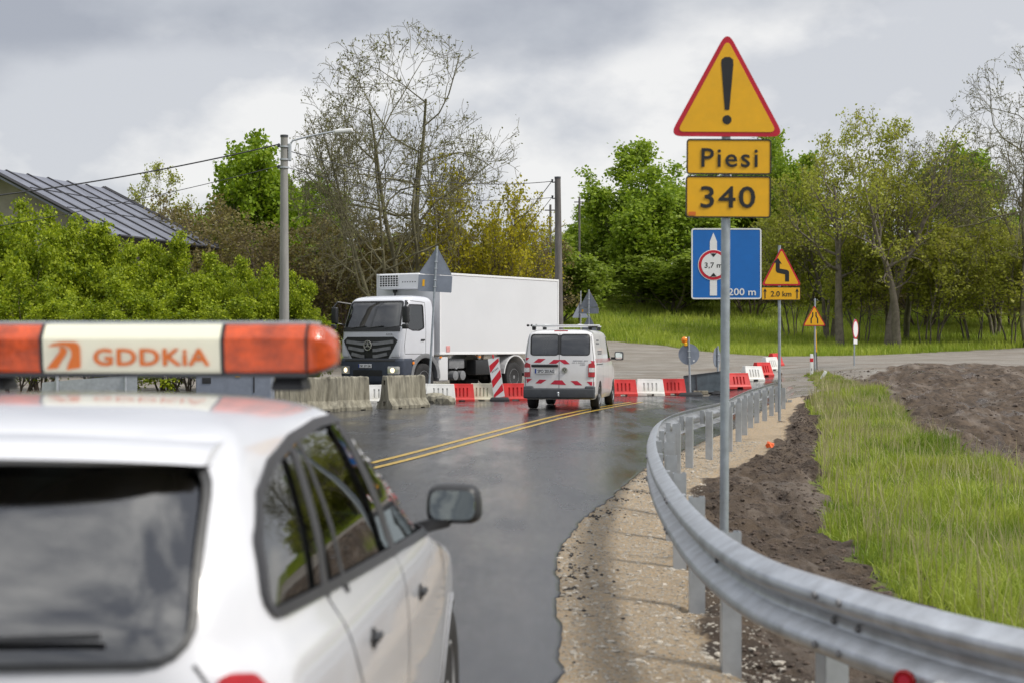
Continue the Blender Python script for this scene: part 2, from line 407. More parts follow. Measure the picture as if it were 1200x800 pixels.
# zones in plan: grass between two lines on the mound
GL = np.array([(0, 3.6), (6, 3.3), (9, 2.95), (12.2, 2.85), (14.9, 3.15), (17.2, 3.25), (20.5, 3.95), (24.9, 4.7), (30, 5.7), (33.5, 6.35), (37, 6.9), (42, 7.6), (47, 9.0), (52, 9.9), (58, 10.7), (62, 11.2), (63.5, 12.0)])
GR = np.array([(0, 30), (15, 13), (20, 8.6), (23.3, 7.2), (26.6, 7.2), (30, 7.6), (34.6, 8.4), (40, 9.6), (48, 10.8), (55, 11.6), (60, 12.1), (63.5, 12.3)])
def zones(X, Y):
    wob = (fbm(X * 1.3, Y * 1.3, 5) - .5) * .9 + (fbm(X * 5, Y * 5, 8) - .5) * .35
    gl = np.interp(Y, GL[:, 0], GL[:, 1]); gr = np.interp(Y, GR[:, 0], GR[:, 1])
    mound = sstep(-.12, .12, X + wob * .6 - gl) * sstep(-.15, .15, gr - X - wob * .8) * (1 - sstep(62.5, 64, Y))
    ex = edge_x(Y)
    left_road = (X < ex)
    gravel = sstep(-.4, .0, X - ex) * (1 - sstep(-.18, .22, X + wob * .5 - (rail_x(Y) + np.interp(Y, [6, 12, 20, 30, 45], [-.05, .15, .5, .9, .4])))) * (Y < 50)
    # pale crossing road beyond the barriers
    top = np.interp(X, [-30, -10, 4, 9, 14, 19, 24, 31, 40, 80], [76, 78, 100, 97, 84, 88, 92, 96, 98, 98]) + wob * 1.5
    bot = np.interp(X, [-20, 8, 12, 16, 20, 27, 40, 80], [46, 47, 58, 66, 64, 57, 50, 50]) + wob * 2.5
    pale = sstep(-.6, .6, Y - bot) * (1 - sstep(-1.0, 1.0, Y - top)) * sstep(-24, -20, X)
    far_grass = sstep(-1.0, 1.0, Y - top)
    lg = (1 - sstep(-11.2, -10.4, X + wob)) * (1 - pale)
    behind = (Y < -5).astype(float) * 0
    grass = np.clip(mound + far_grass + lg, 0, 1)
    pale = pale * (1 - grass); gravel = gravel * (1 - grass)
    dirt = np.clip(1 - grass - pale - gravel, 0, 1)
    return gravel, dirt, grass, pale

def axis_lines(segs):
    out = [segs[0][0]]
    for a, b, st in segs:
        n = max(1, int(round((b - a) / st))); out += list(a + (b - a) * (np.arange(n) + 1) / n)
    return np.array(out)
xs = axis_lines([(-3000, -400, 400), (-400, -60, 30), (-60, -14, 2), (-14, -2, .6), (-2, 0, .2), (0, 14, .085), (14, 30, .3), (30, 70, 1.5), (70, 400, 30), (400, 3000, 400)])
ys = axis_lines([(-1500, -100, 200), (-100, 0, 10), (0, 4, .5), (4, 22, .075), (22, 50, .14), (50, 72, .3), (72, 130, 1.0), (130, 300, 10), (300, 900, 100), (900, 4000, 600)])
GX, GY = np.meshgrid(xs, ys)
GZ = ground_z(GX, GY)
z_gravel, z_dirt, z_grass, z_pale = zones(GX, GY)
near = 1 - sstep(60, 90, np.hypot(GX, GY))
fur = (np.abs(np.sin((GX * 1.0 + GY * .55) * 5.2 + 3 * fbm(GX * .7, GY * .7, 31))) - .5)
offroad = sstep(.0, .35, GX - edge_x(GY)) + (GY > 64)
z_dirt_o = z_dirt; z_dirt = z_dirt * np.clip(offroad, 0, 1)
GZ += near * z_dirt * ((fbm(GX * 1.6, GY * 1.6, 3) - .5) * .34 + (fbm(GX * 6, GY * 6, 9, 4) - .5) * .20 + fur * .09 * (GX < 7.5))
GZ += near * z_gravel * sstep(0, .25, GX - edge_x(GY)) * ((fbm(GX * 9, GY * 9, 21, 3) - .5) * .02)
GZ += near * z_grass * sstep(0, 1, GX - 1) * (fbm(GX * .9, GY * .9, 14) - .5) * .38
_c, _s = math.cos(R(-36)), math.sin(R(-36)); _u = GX * _c - GY * _s
GZ += z_dirt * sstep(7.5, 9, GX) * sstep(22, 28, GY) * (1 - sstep(58, 64, GY)) * (np.abs(((_u * .42 + .6 * fbm(GX * .15, GY * .15, 51)) % 1) - .5) - .25) * .55
GZ += z_dirt * sstep(8.5, 11, GX) * sstep(22, 28, GY) * (1 - sstep(60, 70, GY)) * (fbm(GX * .45, GY * .25, 77, 3) - .5) * .7
# under the road the sheet sinks a little so that the road lies on it
road_m = (GX < edge_x(GY) - .05) & (GX > -9.5) & (GY < 51.8)
GZ[road_m] -= .03
def bil(x, y):
    """height of the finished ground"""
    x = np.atleast_1d(x); y = np.atleast_1d(y)
    i = np.clip(np.searchsorted(ys, y) - 1, 0, len(ys) - 2); j = np.clip(np.searchsorted(xs, x) - 1, 0, len(xs) - 2)
    fy = (y - ys[i]) / (ys[i + 1] - ys[i]); fx = (x - xs[j]) / (xs[j + 1] - xs[j])
    return GZ[i, j] * (1 - fx) * (1 - fy) + GZ[i, j + 1] * fx * (1 - fy) + GZ[i + 1, j] * (1 - fx) * fy + GZ[i + 1, j + 1] * fx * fy
def hz(x, y): return float(bil(x, y)[0])

def np_mesh(name, V, Fq, smooth=True):
    me = bpy.data.meshes.new(name); V = np.asarray(V, np.float32); Fq = np.asarray(Fq, np.int32)
    k = Fq.shape[1]
    me.vertices.add(len(V)); me.vertices.foreach_set('co', V.ravel())
    me.loops.add(Fq.size); me.loops.foreach_set('vertex_index', Fq.ravel())
    me.polygons.add(len(Fq)); me.polygons.foreach_set('loop_start', np.arange(0, Fq.size, k, dtype=np.int32))
    me.polygons.foreach_set('loop_total', np.full(len(Fq), k, np.int32))
    me.polygons.foreach_set('use_smooth', np.full(len(Fq), smooth))
    me.update(calc_edges=True)
    return me
def grid_faces(ny, nx):
    i = np.arange(ny - 1)[:, None] * nx + np.arange(nx - 1)[None, :]
    i = i.ravel(); return np.c_[i, i + 1, i + nx + 1, i + nx]

me = np_mesh('ground', np.c_[GX.ravel(), GY.ravel(), GZ.ravel()], grid_faces(*GX.shape))
at = me.attributes.new('zone', 'FLOAT_COLOR', 'POINT')
at.data.foreach_set('color', np.c_[z_gravel.ravel(), z_dirt.ravel(), z_pale.ravel(), z_grass.ravel()].astype(np.float32).ravel())

def nodes_of(m):
    m.use_nodes = True; nt = m.node_tree; b = nt.nodes['Principled BSDF']
    class T: pass
    T.nt = nt; T.b = b
    T.tc = nt.nodes.new('ShaderNodeTexCoord')
    def noise(scale, detail=6, rough=.6, vec=None, dim='3D'):
        n = nt.nodes.new('ShaderNodeTexNoise'); nt.links.new(vec or T.tc.outputs['Object'], n.inputs['Vector'])
        n.inputs['Scale'].default_value = scale; n.inputs['Detail'].default_value = detail; n.inputs['Roughness'].default_value = rough
        return n.outputs['Fac']
    def voro(scale, feature='F1', out='Color', vec=None):
        n = nt.nodes.new('ShaderNodeTexVoronoi'); n.feature = feature; nt.links.new(vec or T.tc.outputs['Object'], n.inputs['Vector']); n.inputs['Scale'].default_value = scale
        return n.outputs[out]
    def rng(f, a, b_, c=0., d=1., smooth=False):
        r = nt.nodes.new('ShaderNodeMapRange'); nt.links.new(f, r.inputs[0])
        if smooth: r.interpolation_type = 'SMOOTHSTEP'
        for i, v in enumerate((a, b_, c, d)): r.inputs[i + 1].default_value = v
        return r.outputs[0]
    def mix(f, a, bb, blend='MIX'):
        x = nt.nodes.new('ShaderNodeMix'); x.data_type = 'RGBA'; x.blend_type = blend
        if isinstance(f, (int, float)): x.inputs[0].default_value = f
        else: nt.links.new(f, x.inputs[0])
        for i, v in ((6, a), (7, bb)):
            if isinstance(v, tuple): x.inputs[i].default_value = (*v[:3], 1)
            else: nt.links.new(v, x.inputs[i])
        return x.outputs[2]
    def math_(op, a, b_=None, clamp=False):
        x = nt.nodes.new('ShaderNodeMath'); x.operation = op; x.use_clamp = clamp
        for i, v in enumerate((a, b_)):
            if v is None: continue
            if isinstance(v, (int, float)): x.inputs[i].default_value = v
            else: nt.links.new(v, x.inputs[i])
        return x.outputs[0]
    def bump(h, strength, dist):
        bn = nt.nodes.new('ShaderNodeBump'); bn.inputs['Strength'].default_value = strength; bn.inputs['Distance'].default_value = dist
        nt.links.new(h, bn.inputs['Height']); nt.links.new(bn.outputs[0], b.inputs['Normal'])
    def mapping(scale, rot=(0, 0, 0)):
        mp = nt.nodes.new('ShaderNodeMapping'); nt.links.new(T.tc.outputs['Object'], mp.inputs[0]); mp.inputs['Scale'].default_value = scale; mp.inputs['Rotation'].default_value = rot
        return mp.outputs[0]
    T.noise, T.voro, T.rng, T.mix, T.math, T.bump, T.mapping = noise, voro, rng, mix, math_, bump, mapping
    T.link = nt.links.new
    return T

gm = bpy.data.materials.new('ground_mix'); T = nodes_of(gm)
a = T.nt.nodes.new('ShaderNodeAttribute'); a.attribute_name = 'zone'
sp = T.nt.nodes.new('ShaderNodeSeparateColor'); T.link(a.outputs['Color'], sp.inputs[0])
n_f = T.noise(26, 8, .7); n_m = T.noise(4, 6); n_b = T.noise(.7, 5); n_x = T.noise(90, 5, .8)
vg = T.voro(55, out='Color'); vgs = T.nt.nodes.new('ShaderNodeSeparateColor'); T.link(vg, vgs.inputs[0])
gr1 = T.mix(T.rng(n_f, .25, .75), (.42, .30, .175), (.63, .485, .31))
gr2 = T.mix(T.rng(vgs.outputs[0], .55, 1.0), gr1, (.42, .39, .34))
gr3 = T.mix(T.rng(vgs.outputs[1], .92, .96, 0, .8), gr2, (.08, .065, .055))
gr3 = T.mix(T.rng(n_b, .56, .70, 0, .6), gr3, T.mix(T.rng(n_f, .4, .6), (.17, .125, .08), (.32, .25, .17)))
di = T.mix(T.rng(n_m, .35, .7), (.042, .027, .017), (.145, .102, .066))
di = T.mix(T.rng(n_f, .5, .8, 0, .7), di, (.21, .17, .135))
di = T.mix(T.rng(n_b, .58, .72, 0, .6), di, (.22, .19, .16))
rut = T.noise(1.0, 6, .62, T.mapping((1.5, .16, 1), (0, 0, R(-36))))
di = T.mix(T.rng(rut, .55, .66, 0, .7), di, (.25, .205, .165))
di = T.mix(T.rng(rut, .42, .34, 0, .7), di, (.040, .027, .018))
pa = T.mix(T.rng(n_b, .38, .66), (.24, .215, .185), (.36, .335, .30))
pa = T.mix(T.rng(n_f, .3, .75, 0, .55), pa, (.17, .15, .12))
streaks = T.noise(1.0, 6, .6, T.mapping((.10, 1.1, 1), (0, 0, R(8))))
pa = T.mix(T.rng(streaks, .54, .66, 0, .65), pa, (.17, .125, .085))
ga = T.mix(T.rng(n_m, .35, .7), (.10, .14, .02), (.22, .25, .045))
ga = T.mix(T.rng(n_b, .5, .7, 0, .6), ga, (.15, .145, .05))
wt = T.noise(3.2, 5); 
def edgew(ch, k=.45): return T.rng(T.math('ADD', ch, T.math('MULTIPLY', T.math('SUBTRACT', n_f, .5), k)), .38, .62)
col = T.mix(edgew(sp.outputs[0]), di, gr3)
col = T.mix(edgew(sp.outputs[2], .8), col, pa)
col = T.mix(edgew(a.outputs['Alpha'], .5), col, ga)
T.link(col, T.b.inputs['Base Color'])
# standing water on the low part of the pale road behind the barriers
geo = T.nt.nodes.new('ShaderNodeNewGeometry'); sxyz = T.nt.nodes.new('ShaderNodeSeparateXYZ'); T.link(geo.outputs['Position'], sxyz.inputs[0])
wet = T.math('MULTIPLY', T.rng(T.noise(.35, 4), .47, .53), T.rng(sxyz.outputs[1], 74, 60))
wet = T.math('MULTIPLY', wet, sp.outputs[2])
wet2 = T.math('MULTIPLY', T.math('MULTIPLY', T.rng(T.noise(1.1, 4), .56, .62), sp.outputs[1]), T.rng(sxyz.outputs[0], 8, 10))
T.link(T.rng(T.math('MAXIMUM', wet, wet2), 0, 1, .9, .12), T.b.inputs['Roughness'])
T.bump(T.math('ADD', n_f, T.math('MULTIPLY', n_x, .6)), 1.0, .05)
ground = obj('ground', me, gm); ground['kind'] = 'structure'

# ------------------------------------------------------------------ road with painted lines
am = bpy.data.materials.new('wet_asphalt'); T = nodes_of(am)
fine = T.noise(90, 5, .8); mid = T.noise(2.0, 6); patch = T.noise(.9, 5, .55, T.mapping((1, .35, 1)))
streak = T.noise(1.2, 5, .6, T.mapping((1.4, .16, 1), (0, 0, R(-8))))
c = T.mix(T.rng(fine, .35, .7), (.009, .009, .011), (.048, .048, .052))
c = T.mix(T.rng(mid, .4, .7, 0, .5), c, (.040, .040, .043))
T.link(c, T.b.inputs['Base Color'])
wetn = T.math('ADD', T.math('MULTIPLY', patch, .5), T.math('MULTIPLY', streak, .5))
T.link(T.rng(wetn, .38, .62, .10, .33), T.b.inputs['Roughness'])
T.b.inputs['Specular IOR Level'].default_value = .8
rip = T.noise(9, 5, .6, T.mapping((1, .5, 1)))
T.bump(T.math('ADD', T.math('MULTIPLY', fine, .25), T.math('MULTIPLY', rip, .28)), .2, .02)
ey = np.r_[np.arange(-30, 4, 1.0), np.arange(4, 63.8, .12)]
rag = (fbm(ey * 2.3, ey * 0 + 3, 4, 4) - .5) * .08 + (fbm(ey * 9, ey * 0 + 7, 6, 3) - .5) * .03
rx = edge_x(ey) + rag
cols = 14
Vx = []; 
for k in range(cols):
    t = k / (cols - 1); xl = np.interp(ey, [51.9, 52.8, 56, 62, 64], [-9.8, 6.4, 7.0, 9.0, 10.2])
    Vx.append(xl + (rx - xl) * (1 - (1 - t) ** 2.2))
Vx = np.array(Vx).T; Vy = np.repeat(ey[:, None], cols, 1); Vz = np.where(Vy < 51.6, .004, np.maximum(.004, bil(Vx.ravel(), Vy.ravel()).reshape(Vx.shape) + .018))
V = np.c_[Vx.ravel(), Vy.ravel(), Vz.ravel()]
Fc = grid_faces(*Vx.shape); nt_ = len(V)
# skirt down along the right edge (thickness of the asphalt)
ids = np.arange(len(ey)) * cols + cols - 1
V = np.r_[V, np.c_[rx + .03, ey, Vz[:, -1] - .09]]; b0 = nt_ + np.arange(len(ey))
Fc = np.r_[Fc, np.c_[ids[:-1], b0[:-1], b0[1:], ids[1:]]]
road = obj('road', np_mesh('road', V, Fc), am); road['kind'] = 'structure'

ym = mat('road_paint_yellow', (.64, .41, .03), .35, var=.25, vscale=16, dirt=((.07, .06, .045), 1.0, .75, 11))
CL = [(-4.9, 4), (-4.2, 12), (-2.7, 19), (-1.67, 23.5), (-.55, 29.3), (.36, 34.0), (1.35, 38.8), (2.45, 43.3), (3.68, 47.6)]
cl_c = resample(CL, .3)
def strip(curve, off, w, z):
    t = np.gradient(curve, axis=0); t /= np.hypot(t[:, 0], t[:, 1])[:, None]; n = np.c_[t[:, 1], -t[:, 0]]
    a = curve + n * (off - w / 2); b = curve + n * (off + w / 2)
    V = np.r_[np.c_[a, np.full(len(a), z)], np.c_[b, np.full(len(b), z)]]; m = len(a); i = np.arange(m - 1)
    return V, np.c_[i, i + m, i + m + 1, i + 1]
for off in (-.16, .16):
    V, f = strip(cl_c, off, .12, .009)
    o = obj('road_line', np_mesh('road_line', V, f), ym); tag(o, None, None, None, 'structure')

# ------------------------------------------------------------------ scattered stones and clods
def blob_proto(seed, n=1):
    bm = bmesh.new(); bmesh.ops.create_icosphere(bm, subdivisions=n, radius=1)
    r = random.Random(seed)
    for v in bm.verts: v.co *= r.uniform(.65, 1.15)
    V = np.array([v.co[:] for v in bm.verts]); Fv = np.array([[v.index for v in f.verts] for f in bm.faces]); bm.free(); return V, Fv
def scatter(name, P, S, label, mt, seed, squash=.6, parts=3):
    rs = np.random.RandomState(seed); Vs = []; Fs = []; base = 0
    protos = [blob_proto(seed + i) for i in range(parts)]
    which = rs.randint(0, parts, len(P))
    for k, (pv, pf) in enumerate(protos):
        idx = np.where(which == k)[0]; n = len(idx)
        if not n: continue
        a = rs.uniform(0, 6.28, n); ca, sa = np.cos(a), np.sin(a)
        sc = S[idx][:, None] * rs.uniform(.7, 1.3, (n, 3)); sc[:, 2] *= squash
        v = pv[None] * sc[:, None, :]; x = v[..., 0] * ca[:, None] - v[..., 1] * sa[:, None]; y = v[..., 0] * sa[:, None] + v[..., 1] * ca[:, None]
        w = np.stack([x, y, v[..., 2]], -1) + P[idx][:, None, :]
        Vs.append(w.reshape(-1, 3)); Fs.append((pf[None] + (np.arange(n) * len(pv))[:, None, None] + base).reshape(-1, 3)); base += n * len(pv)
    o = obj(name, np_mesh(name, np.concatenate(Vs), np.concatenate(Fs), False), mt)
    return tag(o, label, name.replace('_', ' '), None, 'stuff')
rs = np.random.RandomState(4)
n = 17000; y = 4.5 + 24 * rs.rand(n) ** 1.5; w = rail_x(y) + .5 - edge_x(y); x = edge_x(y) + .02 + w * rs.rand(n)
scatter('gravel', np.c_[x, y, bil(x, y)], rs.uniform(.004, .013, n) * (1 + (rs.rand(n) > .95) * 1.5), 'loose light stones strewn over the sandy verge along the asphalt', mat('gravel_stone', (.36, .33, .28), .85, var=.5, vscale=9), 3)
n = 1300; y = 4.5 + 22 * rs.rand(n) ** 1.3; x = edge_x(y) + np.abs(rs.randn(n)) * .16 + .0
keep = fbm(y * 1.6, y * 0 + .5, 12) + rs.rand(n) * .3 > .68; x, y = x[keep], y[keep]; n = len(x)
scatter('asphalt_crumbs', np.c_[x, y, bil(x, y) + .005], rs.uniform(.006, .02, n), 'black crumbs of asphalt lying along the broken road edge', mat('crumb', (.03, .027, .025), .8, var=.4, vscale=20), 9)
n = 9000; y = 5 + 42 * rs.rand(n) ** 1.2; gl = np.interp(y, GL[:, 0], GL[:, 1]); x0_ = rail_x(y) + np.interp(y, [6, 12, 20, 30, 45], [.1, .3, .65, 1.05, .55]); x = x0_ + (gl - x0_) * rs.rand(n)
scatter('soil_clods', np.c_[x, y, bil(x, y)], rs.uniform(.008, .035, n), 'dark crumbled soil clods on the bare bank beside the guard rail', mat('clod', (.075, .055, .042), .95, var=.5, vscale=7), 17)
n = 6000; y = 27 + 36 * rs.rand(n); x = np.interp(y, GR[:, 0], GR[:, 1]) + .2 + 14 * rs.rand(n)
scatter('soil_clods', np.c_[x, y, bil(x, y)], rs.uniform(.012, .055, n) * np.where(rs.rand(n) > .97, 2.6, 1), 'churned lumps of dark earth on the dug ground right of the grass', bpy.data.materials['clod'], 27)

# ------------------------------------------------------------------ grass blades
def leaf_mat(name, c1, c2, c3=None, trans=.35, rough=.55):
    m = bpy.data.materials.new(name); T = nodes_of(m); nt = T.nt
    a = nt.nodes.new('ShaderNodeAttribute'); a.attribute_name = 'tint'
    col = T.mix(a.outputs['Fac'], c1, c2)
    if c3: col = T.mix(T.rng(T.noise(.55, 3), .5, .64), col, T.mix(a.outputs['Fac'], c3, c2))
    T.link(col, T.b.inputs['Base Color']); T.b.inputs['Roughness'].default_value = rough
    T.b.inputs['Specular IOR Level'].default_value = .3
    tr = nt.nodes.new('ShaderNodeBsdfTranslucent'); hs = T.mix(.35, col, (.9, 1.0, .2), 'MULTIPLY'); T.link(hs, tr.inputs[0])
    mx = nt.nodes.new('ShaderNodeMixShader'); mx.inputs[0].default_value = trans
    T.link(T.b.outputs[0], mx.inputs[1]); T.link(tr.outputs[0], mx.inputs[2]); T.link(mx.outputs[0], nt.nodes['Material Output'].inputs[0])
    return m
def blades(name, x, y, h, w, label, mt, seed, lean=.35):
    rs = np.random.RandomState(seed); n = len(x); z = bil(x, y) - .01
    a = rs.uniform(0, 6.28, n); dx, dy = np.cos(a), np.sin(a); b = rs.uniform(0, 6.28, n); l = rs.rand(n) * lean * h
    lx, ly = np.cos(b) * l, np.sin(b) * l
    P = np.c_[x, y, z]
    v0 = P + np.c_[-dx * w, -dy * w, 0 * x]; v1 = P + np.c_[dx * w, dy * w, 0 * x]
    m = P + np.c_[lx * .35, ly * .35, h * .55]; m0 = m + np.c_[-dx * w * .8, -dy * w * .8, 0 * x]; m1 = m + np.c_[dx * w * .8, dy * w * .8, 0 * x]
    t = P + np.c_[lx, ly, h * (1 - .25 * l / h)]; t0 = t - np.c_[dx, dy, 0 * x] * (w * .12)[:, None]; t1 = t + np.c_[dx, dy, 0 * x] * (w * .12)[:, None]
    V = np.stack([v0, v1, m1, m0, t1, t0], 1).reshape(-1, 3); i = np.arange(n) * 6
    Fq = np.r_[np.c_[i, i + 1, i + 2, i + 3], np.c_[i + 3, i + 2, i + 4, i + 5]]
    me = np_mesh(name, V, Fq); at = me.attributes.new('tint', 'FLOAT', 'POINT')
    tint = np.clip(fbm(x * .8, y * .8, seed) * 2.2 - .85 + rs.rand(n) * .45, 0, 1)
    at.data.foreach_set('value', np.repeat(tint, 6).astype(np.float32))
    o = obj(name, me, mt); return tag(o, label, 'grass', None, 'stuff')
gmat = leaf_mat('grass_blade', (.13, .22, .018), (.42, .48, .085), (.33, .37, .07), .42)
gmat2 = leaf_mat('far_grass_blade', (.22, .31, .03), (.46, .52, .09), (.34, .40, .07), .45)
straw = leaf_mat('grass_seed', (.30, .27, .13), (.46, .42, .24), None, .3)
def pick(n, f, seed):
    rs = np.random.RandomState(seed); x, y, d = f(rs, n)
    g = zones(x, y)[2]; k = (g > .5) & (fbm(x * 1.7, y * 1.7, 40) + rs.rand(n) * .42 > .53); return x[k], y[k]
def f1(rs, n): y = 5 + 58 * rs.rand(n) ** 1.35; l = np.interp(y, GL[:, 0], GL[:, 1]); r = np.interp(y, GR[:, 0], GR[:, 1]); r = np.minimum(r, .36 * y + 1.5); return l + (r - l) * rs.rand(n) + .03 * rs.randn(n), y, None
x, y = pick(260000, f1, 5); rs = np.random.RandomState(8)
h = (.05 + .32 * rs.rand(len(x)) ** 1.6 * (.25 + 1.3 * fbm(x * .8, y * .8, 55))) * np.interp(x - np.interp(y, GL[:, 0], GL[:, 1]), [0, .8], [.55, 1]) * np.interp(y, [44, 56], [1, .45])
blades('grass', x, y, h, .003 + .00022 * y, 'tall fresh green grass covering the mound right of the guard rail', gmat, 6, .95)
x, y = pick(8000, f1, 25); rs = np.random.RandomState(18); h = (.30 + .32 * rs.rand(len(x))) * np.interp(y, [44, 56], [1, .4])
blades('seed_grass', x, y, h, .0028 + .00012 * y, 'pale seed heads standing above the green grass of the mound', straw, 26, .5)
def f2(rs, n): y = 78 + 55 * rs.rand(n); x = (-.05 + .42 * rs.rand(n)) * y; return x, y, None
x, y = pick(120000, f2, 15); rs = np.random.RandomState(9)
blades('grass', x, y, .15 + .45 * rs.rand(len(x)), np.full(len(x), .022), 'green grass on the bank beyond the gravel crossing below the trees', gmat2, 7, .7)
def f3(rs, n): y = 40 + 40 * rs.rand(n); x = -28 + 18 * rs.rand(n); return x, y, None
x, y = pick(25000, f3, 19); rs = np.random.RandomState(10)
blades('grass', x, y, .1 + .3 * rs.rand(len(x)), np.full(len(x), .015), 'grass under the hedge left of the road', gmat, 11, .6)
# ------------------------------------------------------------------ trees and shrubs
def grow(rng, stems, lv, up=.15, gnarl=.16, cone=.55):
    """stems: list of (dir, length, radius); lv: per level (children, length ratio, angle deg, start fraction)
    returns segments (p0,p1,r0,r1) and twig points"""
    segs = []; tips = []
    stack = [(Vector((0, 0, 0)) if len(s) < 4 else Vector(s[3]), Vector(s[0]).normalized(), s[1], s[2], 0) for s in stems]
    while stack:
        p, d, Ln, r, k = stack.pop()
        n = (7, 6, 4, 3, 3, 2)[k]; nch, ratio, ang, st = lv[k] if k < len(lv) else (0, 0, 0, 0)
        pts = [p.copy()]; dirs = [d.copy()]
        for i in range(n):
            g = gnarl * (.55 if k == 0 else 1)
            d = (d + Vector((rng.gauss(0, g), rng.gauss(0, g), rng.gauss(0, g) + up * (.5 if k == 0 else 1)))).normalized()
            q = p + d * (Ln / n); r0 = r * (1 - .75 * i / n); r1 = r * (1 - .75 * (i + 1) / n)
            segs.append((*p, *q, r0, r1)); p = q; pts.append(p.copy()); dirs.append(d.copy())
        if nch == 0 or k >= len(lv) - 1:
            for i in range(1, n + 1): tips.append((*pts[i], *dirs[i]))
        for c in range(nch):
            f = st + (1 - st) * ((c + rng.random()) / nch); fi = f * n; i = min(int(fi), n - 1); b = pts[i].lerp(pts[i + 1], fi - i)
            a = R(rng.gauss(ang, ang * .22)); az = c * 2.4 + rng.random() * 1.2; dd = dirs[i]
            s = dd.orthogonal().normalized(); s = Matrix.Rotation(az, 3, dd) @ s
            nd = dd * math.cos(a) + s * math.sin(a)
            stack.append((b, nd, Ln * ratio * (1.15 - cone * f) * rng.uniform(.8, 1.2), max(.004, r * (1 - .75 * f) * .62), k + 1))
    return np.array(segs), np.array(tips)
def tubes_mesh(name, S, sides=4):
    p0, p1, r0, r1 = S[:, :3], S[:, 3:6], S[:, 6], S[:, 7]
    t = p1 - p0; t /= np.linalg.norm(t, axis=1)[:, None] + 1e-9
    up = np.where(np.abs(t[:, 2:3]) < .9, [[0, 0, 1.]], [[1., 0, 0]]); a = np.cross(t, up); a /= np.linalg.norm(a, axis=1)[:, None]; b = np.cross(a, t)
    th = np.arange(sides) * 2 * math.pi / sides; c, s = np.cos(th), np.sin(th)
    o = a[:, None] * c[None, :, None] + b[:, None] * s[None, :, None]
    A = p0[:, None] + o * r0[:, None, None]; B = p1[:, None] + o * r1[:, None, None]
    V = np.concatenate([A, B], 1).reshape(-1, 3); n = len(S); i = (np.arange(n) * 2 * sides)[:, None]; k = np.arange(sides)[None]; k2 = (k + 1) % sides
    F_ = np.stack([i + k, i + k2, i + sides + k2, i + sides + k], -1).reshape(-1, 4)
    return np_mesh(name, V, F_)
def leaves_mesh(name, tips, per, spread, size, seed, droop=0.0, flat=.0):
    rs = np.random.RandomState(seed); n = len(tips) * per
    P = np.repeat(tips[:, :3], per, 0) + rs.normal(0, spread, (n, 3)) * [1, 1, .8]
    clump = np.repeat(rs.rand(len(tips)), per)
    a = rs.normal(0, 1, (n, 3)); a[:, 2] -= droop; a /= np.linalg.norm(a, axis=1)[:, None]
    b = rs.normal(0, 1, (n, 3)); b[:, 2] *= 1 - flat; b = np.cross(a, b); b /= np.linalg.norm(b, axis=1)[:, None]
    s = size * rs.uniform(.6, 1.35, n)[:, None]
    V = np.stack([P, P + a * s * .5 + b * s * .36, P + a * s, P + a * s * .5 - b * s * .36], 1).reshape(-1, 3)
    F_ = np.arange(n * 4).reshape(-1, 4); me = np_mesh(name, V, F_, False)
    at = me.attributes.new('tint', 'FLOAT', 'POINT'); tint = np.clip(.55 * clump + .45 * rs.rand(n), 0, 1)
    at.data.foreach_set('value', np.repeat(tint, 4).astype(np.float32)); return me
def fit(S, T_, H, W):
    """scale the skeleton to height H and width W"""
    P = np.r_[S[:, 3:6], T_[:, :3]]; zt = np.percentile(P[:, 2], 99.7); rx_ = np.percentile(np.hypot(P[:, 0], P[:, 1]), 97)
    k = np.array([W / 2 / rx_, W / 2 / rx_, H / zt]); S = S.copy(); T_ = T_.copy()
    S[:, :3] *= k; S[:, 3:6] *= k; T_[:, :3] *= k; return S, T_

